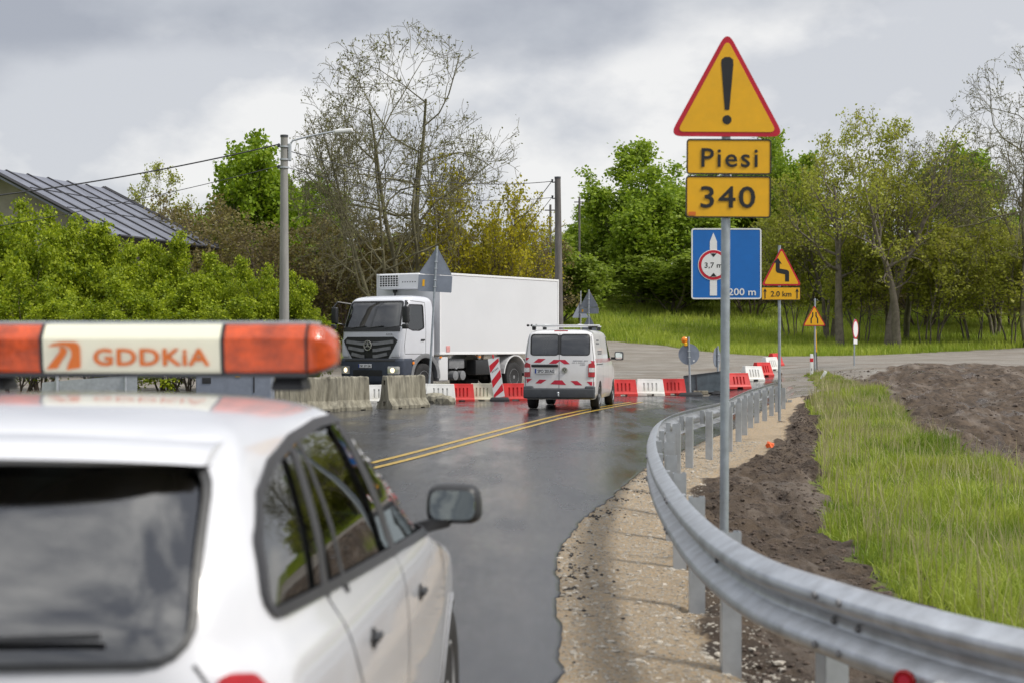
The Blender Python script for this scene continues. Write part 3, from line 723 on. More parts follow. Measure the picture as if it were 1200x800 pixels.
def dome(tips, rng, frac): return tips
LM = {
 'hedge': leaf_mat('leaf_hedge', (.08, .15, .008), (.48, .55, .03), (.10, .17, .010), .42),
 'maple': leaf_mat('leaf_maple', (.12, .22, .012), (.30, .40, .022), None, .4),
 'chestnut': leaf_mat('leaf_chestnut', (.14, .235, .022), (.38, .48, .05), None, .45),
 'sparse': leaf_mat('leaf_sparse', (.12, .13, .045), (.24, .24, .08), None, .3),
 'olive': leaf_mat('leaf_olive', (.22, .25, .035), (.48, .50, .075), (.30, .26, .08), .48),
 'brown': leaf_mat('leaf_brown', (.14, .115, .045), (.27, .22, .08), (.17, .19, .035), .35),
 'yellow': leaf_mat('leaf_yellow', (.24, .24, .015), (.55, .47, .022), None, .45),
 'dark': leaf_mat('leaf_dark', (.13, .195, .026), (.33, .41, .06), None, .48),
}
PROTO = {}
def make_proto(key, H, W, stems, lv, per, spread, size, leaf, bark, seed, up=.15, gnarl=.16, tipkeep=1.0, sides=4, flat=0.0, rmin=None, cone=.55, prune=False):
    rng = random.Random(seed); S, T_ = grow(rng, stems, lv, up, gnarl, cone); S, T_ = fit(S, T_, H, W)
    rs = np.random.RandomState(seed)
    if prune:
        S[:, :6] *= 1.14; T_[:, :3] *= 1.14
        def inside(P):
            r = np.hypot(P[:, 0], P[:, 1]) / (W / 2); zz = np.maximum(0, (P[:, 2] / H - .5) / .5); zl = np.maximum(0, (.5 - P[:, 2] / H) / .62)
            n_ = .12 * (vnoise(P[:, 0] * .9 + 50, P[:, 2] * .9 + P[:, 1] * .5 + 50, seed) - .5)
            return (r ** 2 + zz ** 2.3 + zl ** 2) < 1.02 + n_ * 2
        S = S[inside(S[:, 3:6])]; T_ = T_[inside(T_[:, :3])]
    if tipkeep < 1: T_ = T_[rs.rand(len(T_)) < tipkeep]
    if rmin: S[:, 6:8] = np.maximum(S[:, 6:8], rmin)
    PROTO[key] = (tubes_mesh(key + '_trunk', S, sides), leaves_mesh(key + '_crown', T_, per, spread, size, seed, 0.2, flat), LM[leaf], M[bark], H, W)
    PROTO[key][0].materials.append(M[bark]); PROTO[key][1].materials.append(LM[leaf])
    if seed: print('tree', key, len(S), len(T_) * per)
def st(rng, n, lean, Ln, r, base=.0):
    out = []
    for i in range(n):
        a = i * 2 * math.pi / n + rng.random(); l = lean * rng.uniform(.5, 1.2)
        out.append(((math.cos(a) * l, math.sin(a) * l, 1), Ln * rng.uniform(.8, 1.1), r * rng.uniform(.7, 1.1), (math.cos(a) * base, math.sin(a) * base, -.2)))
    return out
rg = random.Random(7)
for i, sd_ in enumerate((11, 12, 13)):
    make_proto('hedge%d' % i, 6, 5.5, st(rg, 7, .55, 5.2, .06, .3), [(9, .48, 38, .12), (6, .5, 40, .2), (4, .5, 40, .2), (0, 0, 0, 0)], 12, .12, .12, 'hedge', 'twig', sd_, up=.10)
for i, sd_ in enumerate((21, 22)):
    make_proto('chest%d' % i, 15, 11, [((0, 0, 1), 9, .32)] + st(rg, 3, .6, 8, .18, .15), [(9, .62, 58, .15), (7, .52, 46, .2), (5, .5, 42, .25), (0, 0, 0, 0)], 12, .33, .30, 'chestnut', 'bark', sd_, up=.10)
make_proto('maple', 12.5, 8, [((0, 0, 1), 8, .22)] + st(rg, 2, .3, 8, .16, .1), [(10, .5, 50, .2), (6, .5, 46, .2), (4, .5, 42, .25), (0, 0, 0, 0)], 9, .24, .26, 'maple', 'bark', 31, up=.14)
for i, sd_ in enumerate((41, 44)):
    make_proto('bare%d' % i, 15.3, 10.5, [((.04, 0, 1), 11.5, .20, (0, 0, -.3)), ((-.16, .1, 1), 11, .16, (-.15, 0, -.3))], [(9, .52, 54, .28), (7, .54, 50, .25), (6, .46, 48, .2), (4, .48, 46, .2), (0, 0, 0, 0)], 1, .06, .10, 'sparse', 'bark_green', sd_, up=.035, gnarl=.23, tipkeep=.62, rmin=.009, cone=.42, prune=True)
for i, sd_ in enumerate((51, 52)):
    make_proto('light%d' % i, 13.5, 8.5, st(rg, 3, .28, 10, .14, .25), [(9, .5, 42, .25), (6, .5, 44, .2), (5, .48, 44, .2), (3, .5, 42, .2), (0, 0, 0, 0)], 3, .18, .155, 'olive', 'bark', sd_, up=.06, gnarl=.2, tipkeep=.55, rmin=.008)
make_proto('thicket', 8, 7.5, st(rg, 8, .5, 6.2, .07, .5), [(8, .52, 40, .15), (6, .5, 42, .2), (4, .5, 42, .2), (0, 0, 0, 0)], 3, .16, .16, 'brown', 'twig', 61, up=.07, tipkeep=.8, rmin=.007)
make_proto('goldbush', 9, 6, st(rg, 9, .35, 7.5, .06, .4), [(8, .48, 30, .15), (6, .5, 34, .2), (4, .5, 38, .2), (0, 0, 0, 0)], 3, .13, .15, 'yellow', 'twig', 71, up=.13, tipkeep=.6, rmin=.006)
make_proto('sapling', 7, 4.5, st(rg, 5, .25, 6, .05, .5), [(8, .45, 36, .2), (5, .5, 40, .2), (3, .5, 40, .2), (0, 0, 0, 0)], 4, .15, .16, 'olive', 'bark', 81, up=.12, rmin=.007)
make_proto('under', 6, 8, st(rg, 8, .7, 5, .06, .6), [(9, .5, 46, .05), (6, .5, 44, .15), (4, .5, 40, .2), (0, 0, 0, 0)], 9, .2, .26, 'dark', 'twig', 95, up=.06)
make_proto('dark', 10, 8, st(rg, 4, .5, 7, .14, .2), [(8, .55, 50, .1), (6, .52, 46, .2), (4, .5, 42, .25), (0, 0, 0, 0)], 8, .3, .34, 'dark', 'bark', 91, up=.08)
# height of the full crowns including leaves is close to H
tcount = 0
def plant(key, px, d, top, width, label, cat='tree', group=None, kind=None, zoff=0.0, name=None, rot=None):
    """place a tree whose crown top stands at photo row `top` and spans `width` photo pixels"""
    global tcount; tcount += 1
    tr, cr, lm, bm_, H, W = PROTO[key]
    x = (px - 600) / F * d; z = hz(x, d) + zoff
    h = CAM_H + (405 - top) / F * d - z; w = width / F * d
    nm = name or {'hedge': 'leafy_shrub', 'chest': 'broadleaf_tree', 'maple': 'maple_tree', 'bare': 'bare_tree', 'light': 'sparse_tree', 'thick': 'thicket_shrub', 'goldb': 'yellow_shrub', 'sapli': 'young_tree', 'dark': 'broadleaf_tree'}.get(key[:5], 'tree')
    o = thing(nm, label, cat, (x, d, z), rot if rot is not None else tcount * 2.399, group)
    o.scale = (w / W, w / W, h / H)
    for n_, me_ in (('trunk', tr), ('crown', cr)):
        c = bpy.data.objects.new(n_, me_); C.objects.link(c); c.parent = o
    return o
G1 = 'leafy shrubs in the hedge left of the road'
for i, (px, d, top, w, lab) in enumerate([
    (-25, 55, 235, 190, 'bright green hedge shrub cut off by the left edge, under the dark roof'),
    (50, 53, 244, 165, 'bright green hedge shrub hiding the gable of the dark-roofed house'),
    (125, 56, 256, 160, 'tall bright green hedge shrub under the middle of the roof'),
    (195, 54, 284, 150, 'bright green hedge shrub in front of the lower corner of the roof'),
    (262, 56, 304, 140, 'bright green hedge shrub just left of the lamp pole'),
    (312, 54, 312, 120, 'bright green hedge shrub directly behind the lamp pole'),
    (352, 55, 338, 85, 'low bright green shrub at the right end of the hedge'),
    (20, 49, 322, 150, 'low yellow-green shrub in front of the hedge at far left, above the amber lens'),
    (120, 48.5, 336, 150, 'low yellow-green shrub in front of the hedge above the light bar lettering'),
    (225, 50, 330, 150, 'low yellow-green shrub in front of the hedge between roof corner and lamp pole')]):
    plant('hedge%d' % (i % 3), px, d, top, w, lab, 'shrub', G1)
G2 = 'trees and thicket behind the hedge'
for key, px, d, top, w, lab, cat in [
    ('maple', 298, 86, 162, 165, 'bright green maple rising behind the lamp pole', 'tree'),
    ('light1', 192, 88, 192, 130, 'thin pale green tree between the roof and the maple', 'tree'),
    ('maple', 350, 92, 205, 120, 'green maple right of the lamp pole, lower than its neighbour', 'tree'),
    ('thicket', 232, 80, 232, 170, 'brownish thicket behind the right corner of the roof', 'shrub'),
    ('thicket', 330, 77, 262, 200, 'brownish twiggy thicket behind the lamp pole', 'shrub'),
    ('thicket', 410, 76, 250, 200, 'brownish thicket left of the truck cab', 'shrub'),
    ('dark', 300, 98, 262, 240, 'dark green tree filling the gap behind the maple', 'tree'),
    ('dark', 420, 98, 270, 240, 'dark green tree behind the bare tall tree', 'tree'),
    ('thicket', 490, 80, 262, 190, 'olive brown thicket above the refrigerated box', 'shrub'),
    ('dark', 545, 100, 282, 200, 'dark green tree behind the yellow shrub', 'tree'),
    ('bare0', 475, 72, 28, 285, 'tallest nearly bare tree with tiny leaves, above the truck', 'tree'),
    ('bare1', 440, 70, 105, 230, 'slender nearly bare tree with wide branches, left of the tallest tree', 'tree'),
    ('goldbush', 556, 73, 190, 150, 'upright yellow-green shrub behind the triangular sign back', 'shrub'),
    ('goldbush', 598, 78, 232, 120, 'yellowest shrub, behind the middle of the truck box', 'shrub'),
    ('thicket', 600, 86, 262, 140, 'olive thicket behind the rear of the truck box', 'shrub'),
    ('dark', 652, 108, 285, 130, 'low green tree behind the wooden pole', 'tree'),
    ('light0', 640, 112, 262, 90, 'small bare-topped tree just left of the wooden pole', 'tree')]:
    plant(key, px, d, top, w, lab, cat, G2)
G3 = 'trees on the bank beyond the gravel crossing'
for key, px, d, top, w, lab, cat in [
    ('chest0', 752, 122, 172, 178, 'biggest rounded green tree left of the yellow sign panels', 'tree'),
    ('chest1', 838, 128, 185, 170, 'green tree standing behind the yellow sign panels', 'tree'),
    ('chest0', 705, 134, 225, 100, 'green tree at the left foot of the biggest rounded tree', 'tree'),
    ('dark', 700, 124, 290, 120, 'low dark tree just right of the wooden pole', 'tree'),
    ('chest1', 925, 126, 158, 150, 'green tree behind the warning sign with the bend symbol', 'tree'),
    ('maple', 1128, 118, 176, 170, 'rounded green tree in front of the sky, right of the forked trees', 'tree'),
    ('light0', 972, 104, 128, 160, 'tall thin-leaved tree right of the 2.0 km sign', 'tree'),
    ('light1', 1045, 100, 140, 170, 'forked thin-leaved tree right of the road-narrows sign', 'tree'),
    ('bare1', 1062, 103, 150, 190, 'half-bare tree with crooked top behind the round sign', 'tree'),
    ('bare0', 1205, 96, 48, 210, 'tall bare tree cut by the right edge of the picture', 'tree'),
    ('light0', 1165, 106, 205, 150, 'thin-leaved olive tree near the right edge', 'tree'),
    ('sapling', 930, 106, 245, 110, 'young olive tree behind the 2.0 km plate', 'tree'),
    ('sapling', 1008, 100, 262, 100, 'young tree between the two tree trunks by the round sign', 'tree'),
    ('sapling', 1090, 98, 258, 120, 'young olive tree right of the forked trunks', 'tree'),
    ('sapling', 1140, 100, 275, 110, 'young olive tree under the rounded green tree', 'tree'),
    ('sapling', 1190, 98, 262, 120, 'young olive tree at the right edge', 'tree'),
    ('thicket', 880, 118, 285, 140, 'brownish undergrowth behind the blue sign', 'shrub'),
    ('thicket', 1085, 112, 290, 170, 'brownish undergrowth on the bank right of the forked trunks', 'shrub'),
    ('thicket', 1180, 112, 285, 170, 'brownish undergrowth on the bank at the right edge', 'shrub'),
    ('dark', 790, 118, 300, 150, 'dark low foliage under the biggest rounded tree', 'shrub'),
    ('dark', 900, 126, 280, 160, 'dark low foliage left of the 2.0 km sign', 'shrub'),
    ('dark', 990, 128, 262, 160, 'dark foliage behind the tall thin-leaved tree', 'tree'),
    ('dark', 1080, 130, 275, 160, 'dark foliage behind the forked trunks', 'tree'),
    ('dark', 1180, 130, 265, 170, 'dark foliage behind the tree at the right edge', 'tree')]:
    plant(key, px, d, top, w, lab, cat, G3)
for i, px in enumerate((655, 725, 800, 870, 940, 1010, 1075, 1140, 1210)):
    plant('under', px, 133 + (i % 3) * 3, (318, 308, 325)[i % 3], 120, 'dark green undergrowth on the bank ' + ('behind the wooden pole', 'below the left side of the biggest rounded tree', 'left of the blue sign', 'behind the blue sign', 'behind the 2.0 km plate', 'behind the round sign', 'behind the forked trunks', 'under the rounded tree at right', 'at the right picture edge')[i], 'shrub', 'undergrowth behind the trees', name='undergrowth_shrub')
# plain stout trunks low on the bank right of the round sign
def stout(px, d, top, lean, label):
    x = (px - 600) / F * d; z = hz(x, d)
    o = thing('leaning_tree', label, 'tree', (x, d, z), 0, G3)
    rng = random.Random(px); Ht = CAM_H + (405 - top) / F * d - z
    S, T_ = grow(rng, [((lean, 0, 1), Ht * .8, .30, (0, 0, -.3))], [(9, .42, 46, .38), (6, .5, 44, .2), (5, .46, 44, .2), (0, 0, 0, 0)], .06, .17)
    k = Ht / S[:, 5].max(); S[:, :6] *= k; T_[:, :3] *= k; S[:, 6:8] = np.maximum(S[:, 6:8], .008)
    obj('trunk', tubes_mesh('trunk', S, 6), M['bark'], o); obj('crown', leaves_mesh('crown', T_, 2, .2, .17, px), LM['olive'], o)
stout(985, 98, 168, -.02, 'straight dark-trunked tree directly behind the round sign')
stout(1040, 97, 150, .16, 'dark-trunked tree leaning right beside the round sign')
stout(1052, 96, 190, -.22, 'dark-trunked tree leaning left, crossing the other trunk')

# ------------------------------------------------------------------ house behind the hedge
def house():
    A = pt(0, 72, 199); B = pt(116, 72 + 8.0, 205); B.z = A.z
    u = (B - A); u.z = 0; Lr = u.length; u.normalize(); v = Vector((u.y, -u.x, 0))     # v: down the visible slope
    g = hz(A.x, A.y); hw = 5.6; drop = 2.75
    o = thing('house', 'house with a dark seamed sheet roof half hidden by the hedge', 'house', (A.x, A.y, g))
    W = lambda a, b, z: Vector((u.x * a + v.x * b, u.y * a + v.y * b, z - g))
    zr = A.z; ze = zr - drop
    def roof(s):
        bm = bmesh.new(); q = [W(-1.2, 0, zr), W(Lr + .5, 0, zr), W(Lr + .5, s * (hw + .6), ze - .28), W(-1.2, s * (hw + .6), ze - .28)]
        a = [bm.verts.new(p) for p in q]; b = [bm.verts.new(p - Vector((0, 0, .16))) for p in q]
        bm.faces.new(a); bm.faces.new(b[::-1])
        for i in range(4): bm.faces.new((a[i], b[i], b[(i + 1) % 4], a[(i + 1) % 4]))
        bmesh.ops.recalc_face_normals(bm, faces=bm.faces); r = obj('roof', bm, M['roof_metal'], o)
        e = bmesh.new()
        n = 6
        for i in range(n + 1):
            t = -1.2 + (Lr + 1.7) * i / n; tube(e, [W(t, 0, zr + .03), W(t, s * (hw + .62), ze - .25)], .035 if 0 < i < n else .09, 4)
        for f_ in (.33, .66): tube(e, [W(-.5, s * f_ * hw, zr - drop * f_ + .02), W(Lr + .5, s * f_ * hw, zr - drop * f_ + .02)], .025, 4)
        obj('roof_seams', e, M['roof_edge'], r)
        gt = bmesh.new(); tube(gt, [W(-.6, s * (hw + .7), ze - .35), W(Lr + .6, s * (hw + .7), ze - .35)], .08, 6); obj('gutter', gt, M['roof_edge'], r)
    roof(1); roof(-1)
    bm = bmesh.new()
    for a in (0, Lr):
        q = [W(a, -hw + .4, 0 + g), W(a, hw - .4, g), W(a, hw - .4, ze + .0), W(a, 0, zr - .25), W(a, -hw + .4, ze)]
        bm.faces.new([bm.verts.new(p) for p in q])
    for s in (-1, 1):
        bm.faces.new([bm.verts.new(p) for p in (W(0, s * (hw - .4), g), W(Lr, s * (hw - .4), g), W(Lr, s * (hw - .4), ze), W(0, s * (hw - .4), ze))])
    obj('wall', bm, M['wall_plaster'], o)
    for a in (2, 5.5):
        bm = bmesh.new(); c = W(a, hw - .38, g + 1.6)
        bx(bm, c, (1.1, .08, 1.2), math.atan2(u.y, u.x)); w_ = obj('window', bm, M['seam'], o)
house()
# ------------------------------------------------------------------ vehicle bodies
def hermite(zs, cols, z):
    """monotone-ish smooth interpolation of rows"""
    zs = np.array(zs, float); cols = np.array(cols, float); out = np.zeros((len(z), cols.shape[1]))
    d = np.diff(cols, axis=0) / np.diff(zs)[:, None]
    m = np.zeros_like(cols); m[0] = d[0]; m[-1] = d[-1]
    for i in range(1, len(zs) - 1):
        a, b = d[i - 1], d[i]; m[i] = np.where(a * b > 0, 2 * a * b / (a + b + 1e-12), 0)
    for j, zz in enumerate(z):
        i = int(np.clip(np.searchsorted(zs, zz) - 1, 0, len(zs) - 2)); h = zs[i + 1] - zs[i]; t = (zz - zs[i]) / h
        out[j] = (2 * t ** 3 - 3 * t ** 2 + 1) * cols[i] + (t ** 3 - 2 * t ** 2 + t) * h * m[i] + (-2 * t ** 3 + 3 * t ** 2) * cols[i + 1] + (t ** 3 - t ** 2) * h * m[i + 1]
    return out
def body_bm(rows, nz=70, bow_r=.06, bow_f=.12, tap_r=.05, tap_f=.06, off=0.0, zlo=None, zhi=None, arch=None):
    """rows (z, y_rear, y_front, half_width, r_rear, r_front): a stack of rounded plan outlines"""
    zs = [r[0] for r in rows]; z0 = zlo if zlo is not None else zs[0]; z1 = zhi if zhi is not None else zs[-1]
    t = np.linspace(0, 1, nz); z = z0 + (z1 - z0) * (t * .55 + .45 * (1 - (1 - t) ** 2.6))
    P = hermite(zs, [r[1:] for r in rows], z); bm = bmesh.new(); rings = []
    ym = (rows[2][1] + rows[2][2]) / 2; yh = (rows[2][2] - rows[2][1]) / 2
    for zz, (yr, yf, w, rr, rf) in zip(z, P):
        yr += off; yf -= off; w -= off; w = max(w, .01); rr = max(.01, min(rr, w * .95, (yf - yr) * .45)); rf = max(.01, min(rf, w * .95, (yf - yr) * .45))
        q = [(x, yr) for x in np.linspace(0, w - rr, 9)[:-1]]
        q += [(w - rr + rr * math.sin(a), yr + rr - rr * math.cos(a)) for a in np.linspace(0, math.pi / 2, 9)]
        q += [(w, y) for y in np.linspace(yr + rr, yf - rf, 34)[1:-1]]
        q += [(w - rf + rf * math.cos(a), yf - rf + rf * math.sin(a)) for a in np.linspace(0, math.pi / 2, 10)]
        q += [(x, yf) for x in np.linspace(w - rf, 0, 9)[1:]]
        pts = []
        for x, y in q:
            s = (y - ym) / yh; k = (x / w) ** 2
            fr = max(0, min(1, (y - yr) / max(.1, yf - yr)))
            y2 = y + bow_r * k * (1 - fr) ** 3 - bow_f * k * fr ** 3
            x2 = x * (1 - (tap_r if s < 0 else tap_f) * abs(s) ** 3)
            z2 = zz + (arch(y2, zz) if arch else 0)
            pts.append((x2, y2, z2))
        full = pts + [(-x, y, zz_) for x, y, zz_ in pts[-2:0:-1]]
        rings.append([bm.verts.new(p) for p in full])
    n = len(rings[0])
    for i in range(len(rings) - 1):
        for k in range(n): bm.faces.new((rings[i][k], rings[i][(k + 1) % n], rings[i + 1][(k + 1) % n], rings[i + 1][k]))
    bm.faces.new(rings[0][::-1]); bm.faces.new(rings[-1])
    bmesh.ops.recalc_face_normals(bm, faces=bm.faces)
    return bm
def boolean(base, cutters):
    """base bmesh minus cutter bmeshes -> bmesh"""
    me = bpy.data.meshes.new('t'); base.to_mesh(me); base.free(); o = bpy.data.objects.new('t', me); C.objects.link(o); cs = []
    for c in cutters:
        cm = bpy.data.meshes.new('c'); c.to_mesh(cm); c.free(); co = bpy.data.objects.new('c', cm); C.objects.link(co); cs.append(co)
        md = o.modifiers.new('b', 'BOOLEAN'); md.object = co; md.operation = 'DIFFERENCE'; md.solver = 'EXACT'
    dg = bpy.context.evaluated_depsgraph_get(); dg.update(); res = bpy.data.meshes.new_from_object(o.evaluated_get(dg))
    for x in [o] + cs: bpy.data.objects.remove(x)
    bm = bmesh.new(); bm.from_mesh(res); bpy.data.meshes.remove(res); return bm
AX = {'x': lambda s, u, v: (Vector((s * 9, u, v)), Vector((-s, 0, 0))), 'y': lambda s, u, v: (Vector((u, s * 20, v)), Vector((0, -s, 0)))}
def project(bvh, axis, s, u, v, off):
    o, d = AX[axis](s, u, v); h = bvh.ray_cast(o, d)
    if h[0] is None:
        for k in (.02, .05, .1):
            for du, dv in ((k, 0), (-k, 0), (0, -k), (0, k)):
                o2, _ = AX[axis](s, u + du, v + dv); h = bvh.ray_cast(o2, d)
                if h[0] is not None:
                    p = h[0].copy(); p.z += -dv
                    if axis == 'x': p.y -= du
                    else: p.x -= du
                    return p - d * off
        return None
    nrm = h[1]
    if nrm.dot(d) > 0: nrm = -nrm
    return h[0] + nrm * off
def patch(bvh, poly, axis, s, off=.003, grid=.06, thick=0.0):
    """a sheet of outline poly lying on the body"""
    bm = bmesh.new(); f = bm.faces.new([bm.verts.new((u, v, 0)) for u, v in poly])
    us = [p[0] for p in poly]; vs = [p[1] for p in poly]
    for lo, hi, no in ((min(us), max(us), Vector((1, 0, 0))), (min(vs), max(vs), Vector((0, 1, 0)))):
        n = int((hi - lo) / grid)
        for i in range(1, n + 1):
            bmesh.ops.bisect_plane(bm, geom=bm.verts[:] + bm.edges[:] + bm.faces[:], plane_co=no * (lo + (hi - lo) * i / (n + 1)), plane_no=no)
    bad = []
    for v in bm.verts:
        p = project(bvh, axis, s, v.co.x, v.co.y, off)
        if p is None: bad.append(v)
        else: v.co = p
    bmesh.ops.delete(bm, geom=bad, context='VERTS')
    bmesh.ops.recalc_face_normals(bm, faces=bm.faces)
    # face outwards
    tot = sum(((f.normal.x if axis == 'x' else f.normal.y) * s for f in bm.faces))
    if tot < 0: bmesh.ops.reverse_faces(bm, faces=bm.faces)
    if thick:
        r = bmesh.ops.extrude_face_region(bm, geom=list(bm.faces)); d = AX[axis](s, 0, 0)[1]
        for g in r['geom']:
            if isinstance(g, bmesh.types.BMVert): g.co -= d * thick
        bmesh.ops.recalc_face_normals(bm, faces=bm.faces)
    return bm
def ribbon(bvh, line, w, axis, s, off=.003, closed=False, step=.05, thick=0.0):
    """a narrow band along a 2-D line lying on the body"""
    P = [Vector(p) for p in line]
    if closed: P.append(P[0])
    pts = []
    for a, b in zip(P[:-1], P[1:]):
        n = max(1, int((b - a).length / step)); pts += [a.lerp(b, i / n) for i in range(n)]
    pts.append(P[-1]); bm = bmesh.new(); prev = None; m = len(pts)
    for i, p in enumerate(pts):
        if closed: t = pts[(i + 1) % (m - 1)] - pts[(i - 1) % (m - 1)]
        else: t = pts[min(i + 1, m - 1)] - pts[max(i - 1, 0)]
        t.normalize(); nn = Vector((-t.y, t.x)) * w / 2
        a = project(bvh, axis, s, p.x + nn.x, p.y + nn.y, off); b = project(bvh, axis, s, p.x - nn.x, p.y - nn.y, off)
        if a is None or b is None: prev = None; continue
        cur = [bm.verts.new(a), bm.verts.new(b)]
        if thick:
            d = AX[axis](s, 0, 0)[1]; cur += [bm.verts.new(b - d * thick), bm.verts.new(a - d * thick)]
        if prev:
            k = len(cur)
            if k == 2: bm.faces.new((prev[0], prev[1], cur[1], cur[0]))
            else:
                for j in range(4): bm.faces.new((prev[j], prev[(j + 1) % 4], cur[(j + 1) % 4], cur[j]))
        prev = cur
    bmesh.ops.recalc_face_normals(bm, faces=bm.faces)
    return bm
def bvh_of(bm): return BVHTree.FromBMesh(bm)
def scaled(poly, k):
    cx = sum(p[0] for p in poly) / len(poly); cy = sum(p[1] for p in poly) / len(poly); return [(cx + (x - cx) * k, cy + (y - cy) * k) for x, y in poly]
def mirror_loop(lst): return lst
def wheel(parent, x, y, r, w, rimr, side, mt=None, truck=False, fork=None):
    """tyre mesh with its rim as child, axle along x"""
    bm = bmesh.new(); h = w / 2
    lathe(bm, [(-h * .8, rimr * .9), (-h * .9, rimr), (-h, r * .80), (-h * .93, r * .95), (-h * .72, r * .995), (h * .72, r * .995), (h * .93, r * .95), (h, r * .80), (h * .9, rimr), (h * .8, rimr * .9)], 40)
    o = obj('wheel', bm, M['rubber'], parent, (x, y, r), 'auto')
    bm = bmesh.new(); s = side
    if truck:
        prof = [(s * -h * .5, rimr * .95), (s * h * .82, rimr * .99), (s * h * .86, rimr * .93), (s * h * .35, rimr * .84), (s * h * .1, rimr * .6), (s * h * .15, rimr * .42), (s * h * .7, rimr * .34), (s * h * .8, rimr * .2)]
        lathe(bm, prof, 36)
        for k in range(10):
            a = 2 * math.pi * k / 10; lathe(bm, [(s * h * .1, .018), (s * h * .3, .016)], 6, 'X', (0, rimr * .5 * math.cos(a), rimr * .5 * math.sin(a)))
    else:
        lathe(bm, [(s * -h * .5, rimr * .95), (s * h * .86, rimr * 1.0), (s * h * .9, rimr * .93), (s * h * .45, rimr * .86), (s * h * .35, rimr * .3), (s * h * .3, rimr * .1)], 36)
        for k in range(7):
            a = 2 * math.pi * k / 7; m = Matrix.Rotation(a, 4, 'X') @ Matrix.Translation((s * h * .62, 0, rimr * .52))
            bx(bm, (0, 0, 0), (h * .25, rimr * .2, rimr * .86), m, .006, 1)
        lathe(bm, [(s * h * .3, rimr * .26), (s * h * .8, rimr * .24), (s * h * .84, rimr * .15)], 20)
    obj('rim', bm, mt or M['rim'], o, None, 'auto')
    return o
def add_glass(root, bvh, poly, axis, s, name='window', mt=None, off=-.014, frame=.03, frame_mat=None):
    g = obj(name, patch(bvh, poly, axis, s, off, .08), mt or M['glass'], root, None, True)
    if frame: obj('seal', ribbon(bvh, poly, frame, axis, s, .003, True, .05), frame_mat or M['trim'], g)
    return g
def seat(root, x, y, z, w=.5, mt=None):
    bm = bmesh.new(); bx(bm, (x, y + .2, z), (w, .5, .16), None, .05, 3)
    bx(bm, (x, y - .08, z + .36), (w, .14, .68), Matrix.Rotation(R(12), 4, 'X'), .05, 3)
    bx(bm, (x, y - .17, z + .82), (w * .5, .10, .2), Matrix.Rotation(R(8), 4, 'X'), .045, 3)
    obj('seat', bm, mt or M['seat'], root, None, 'auto')

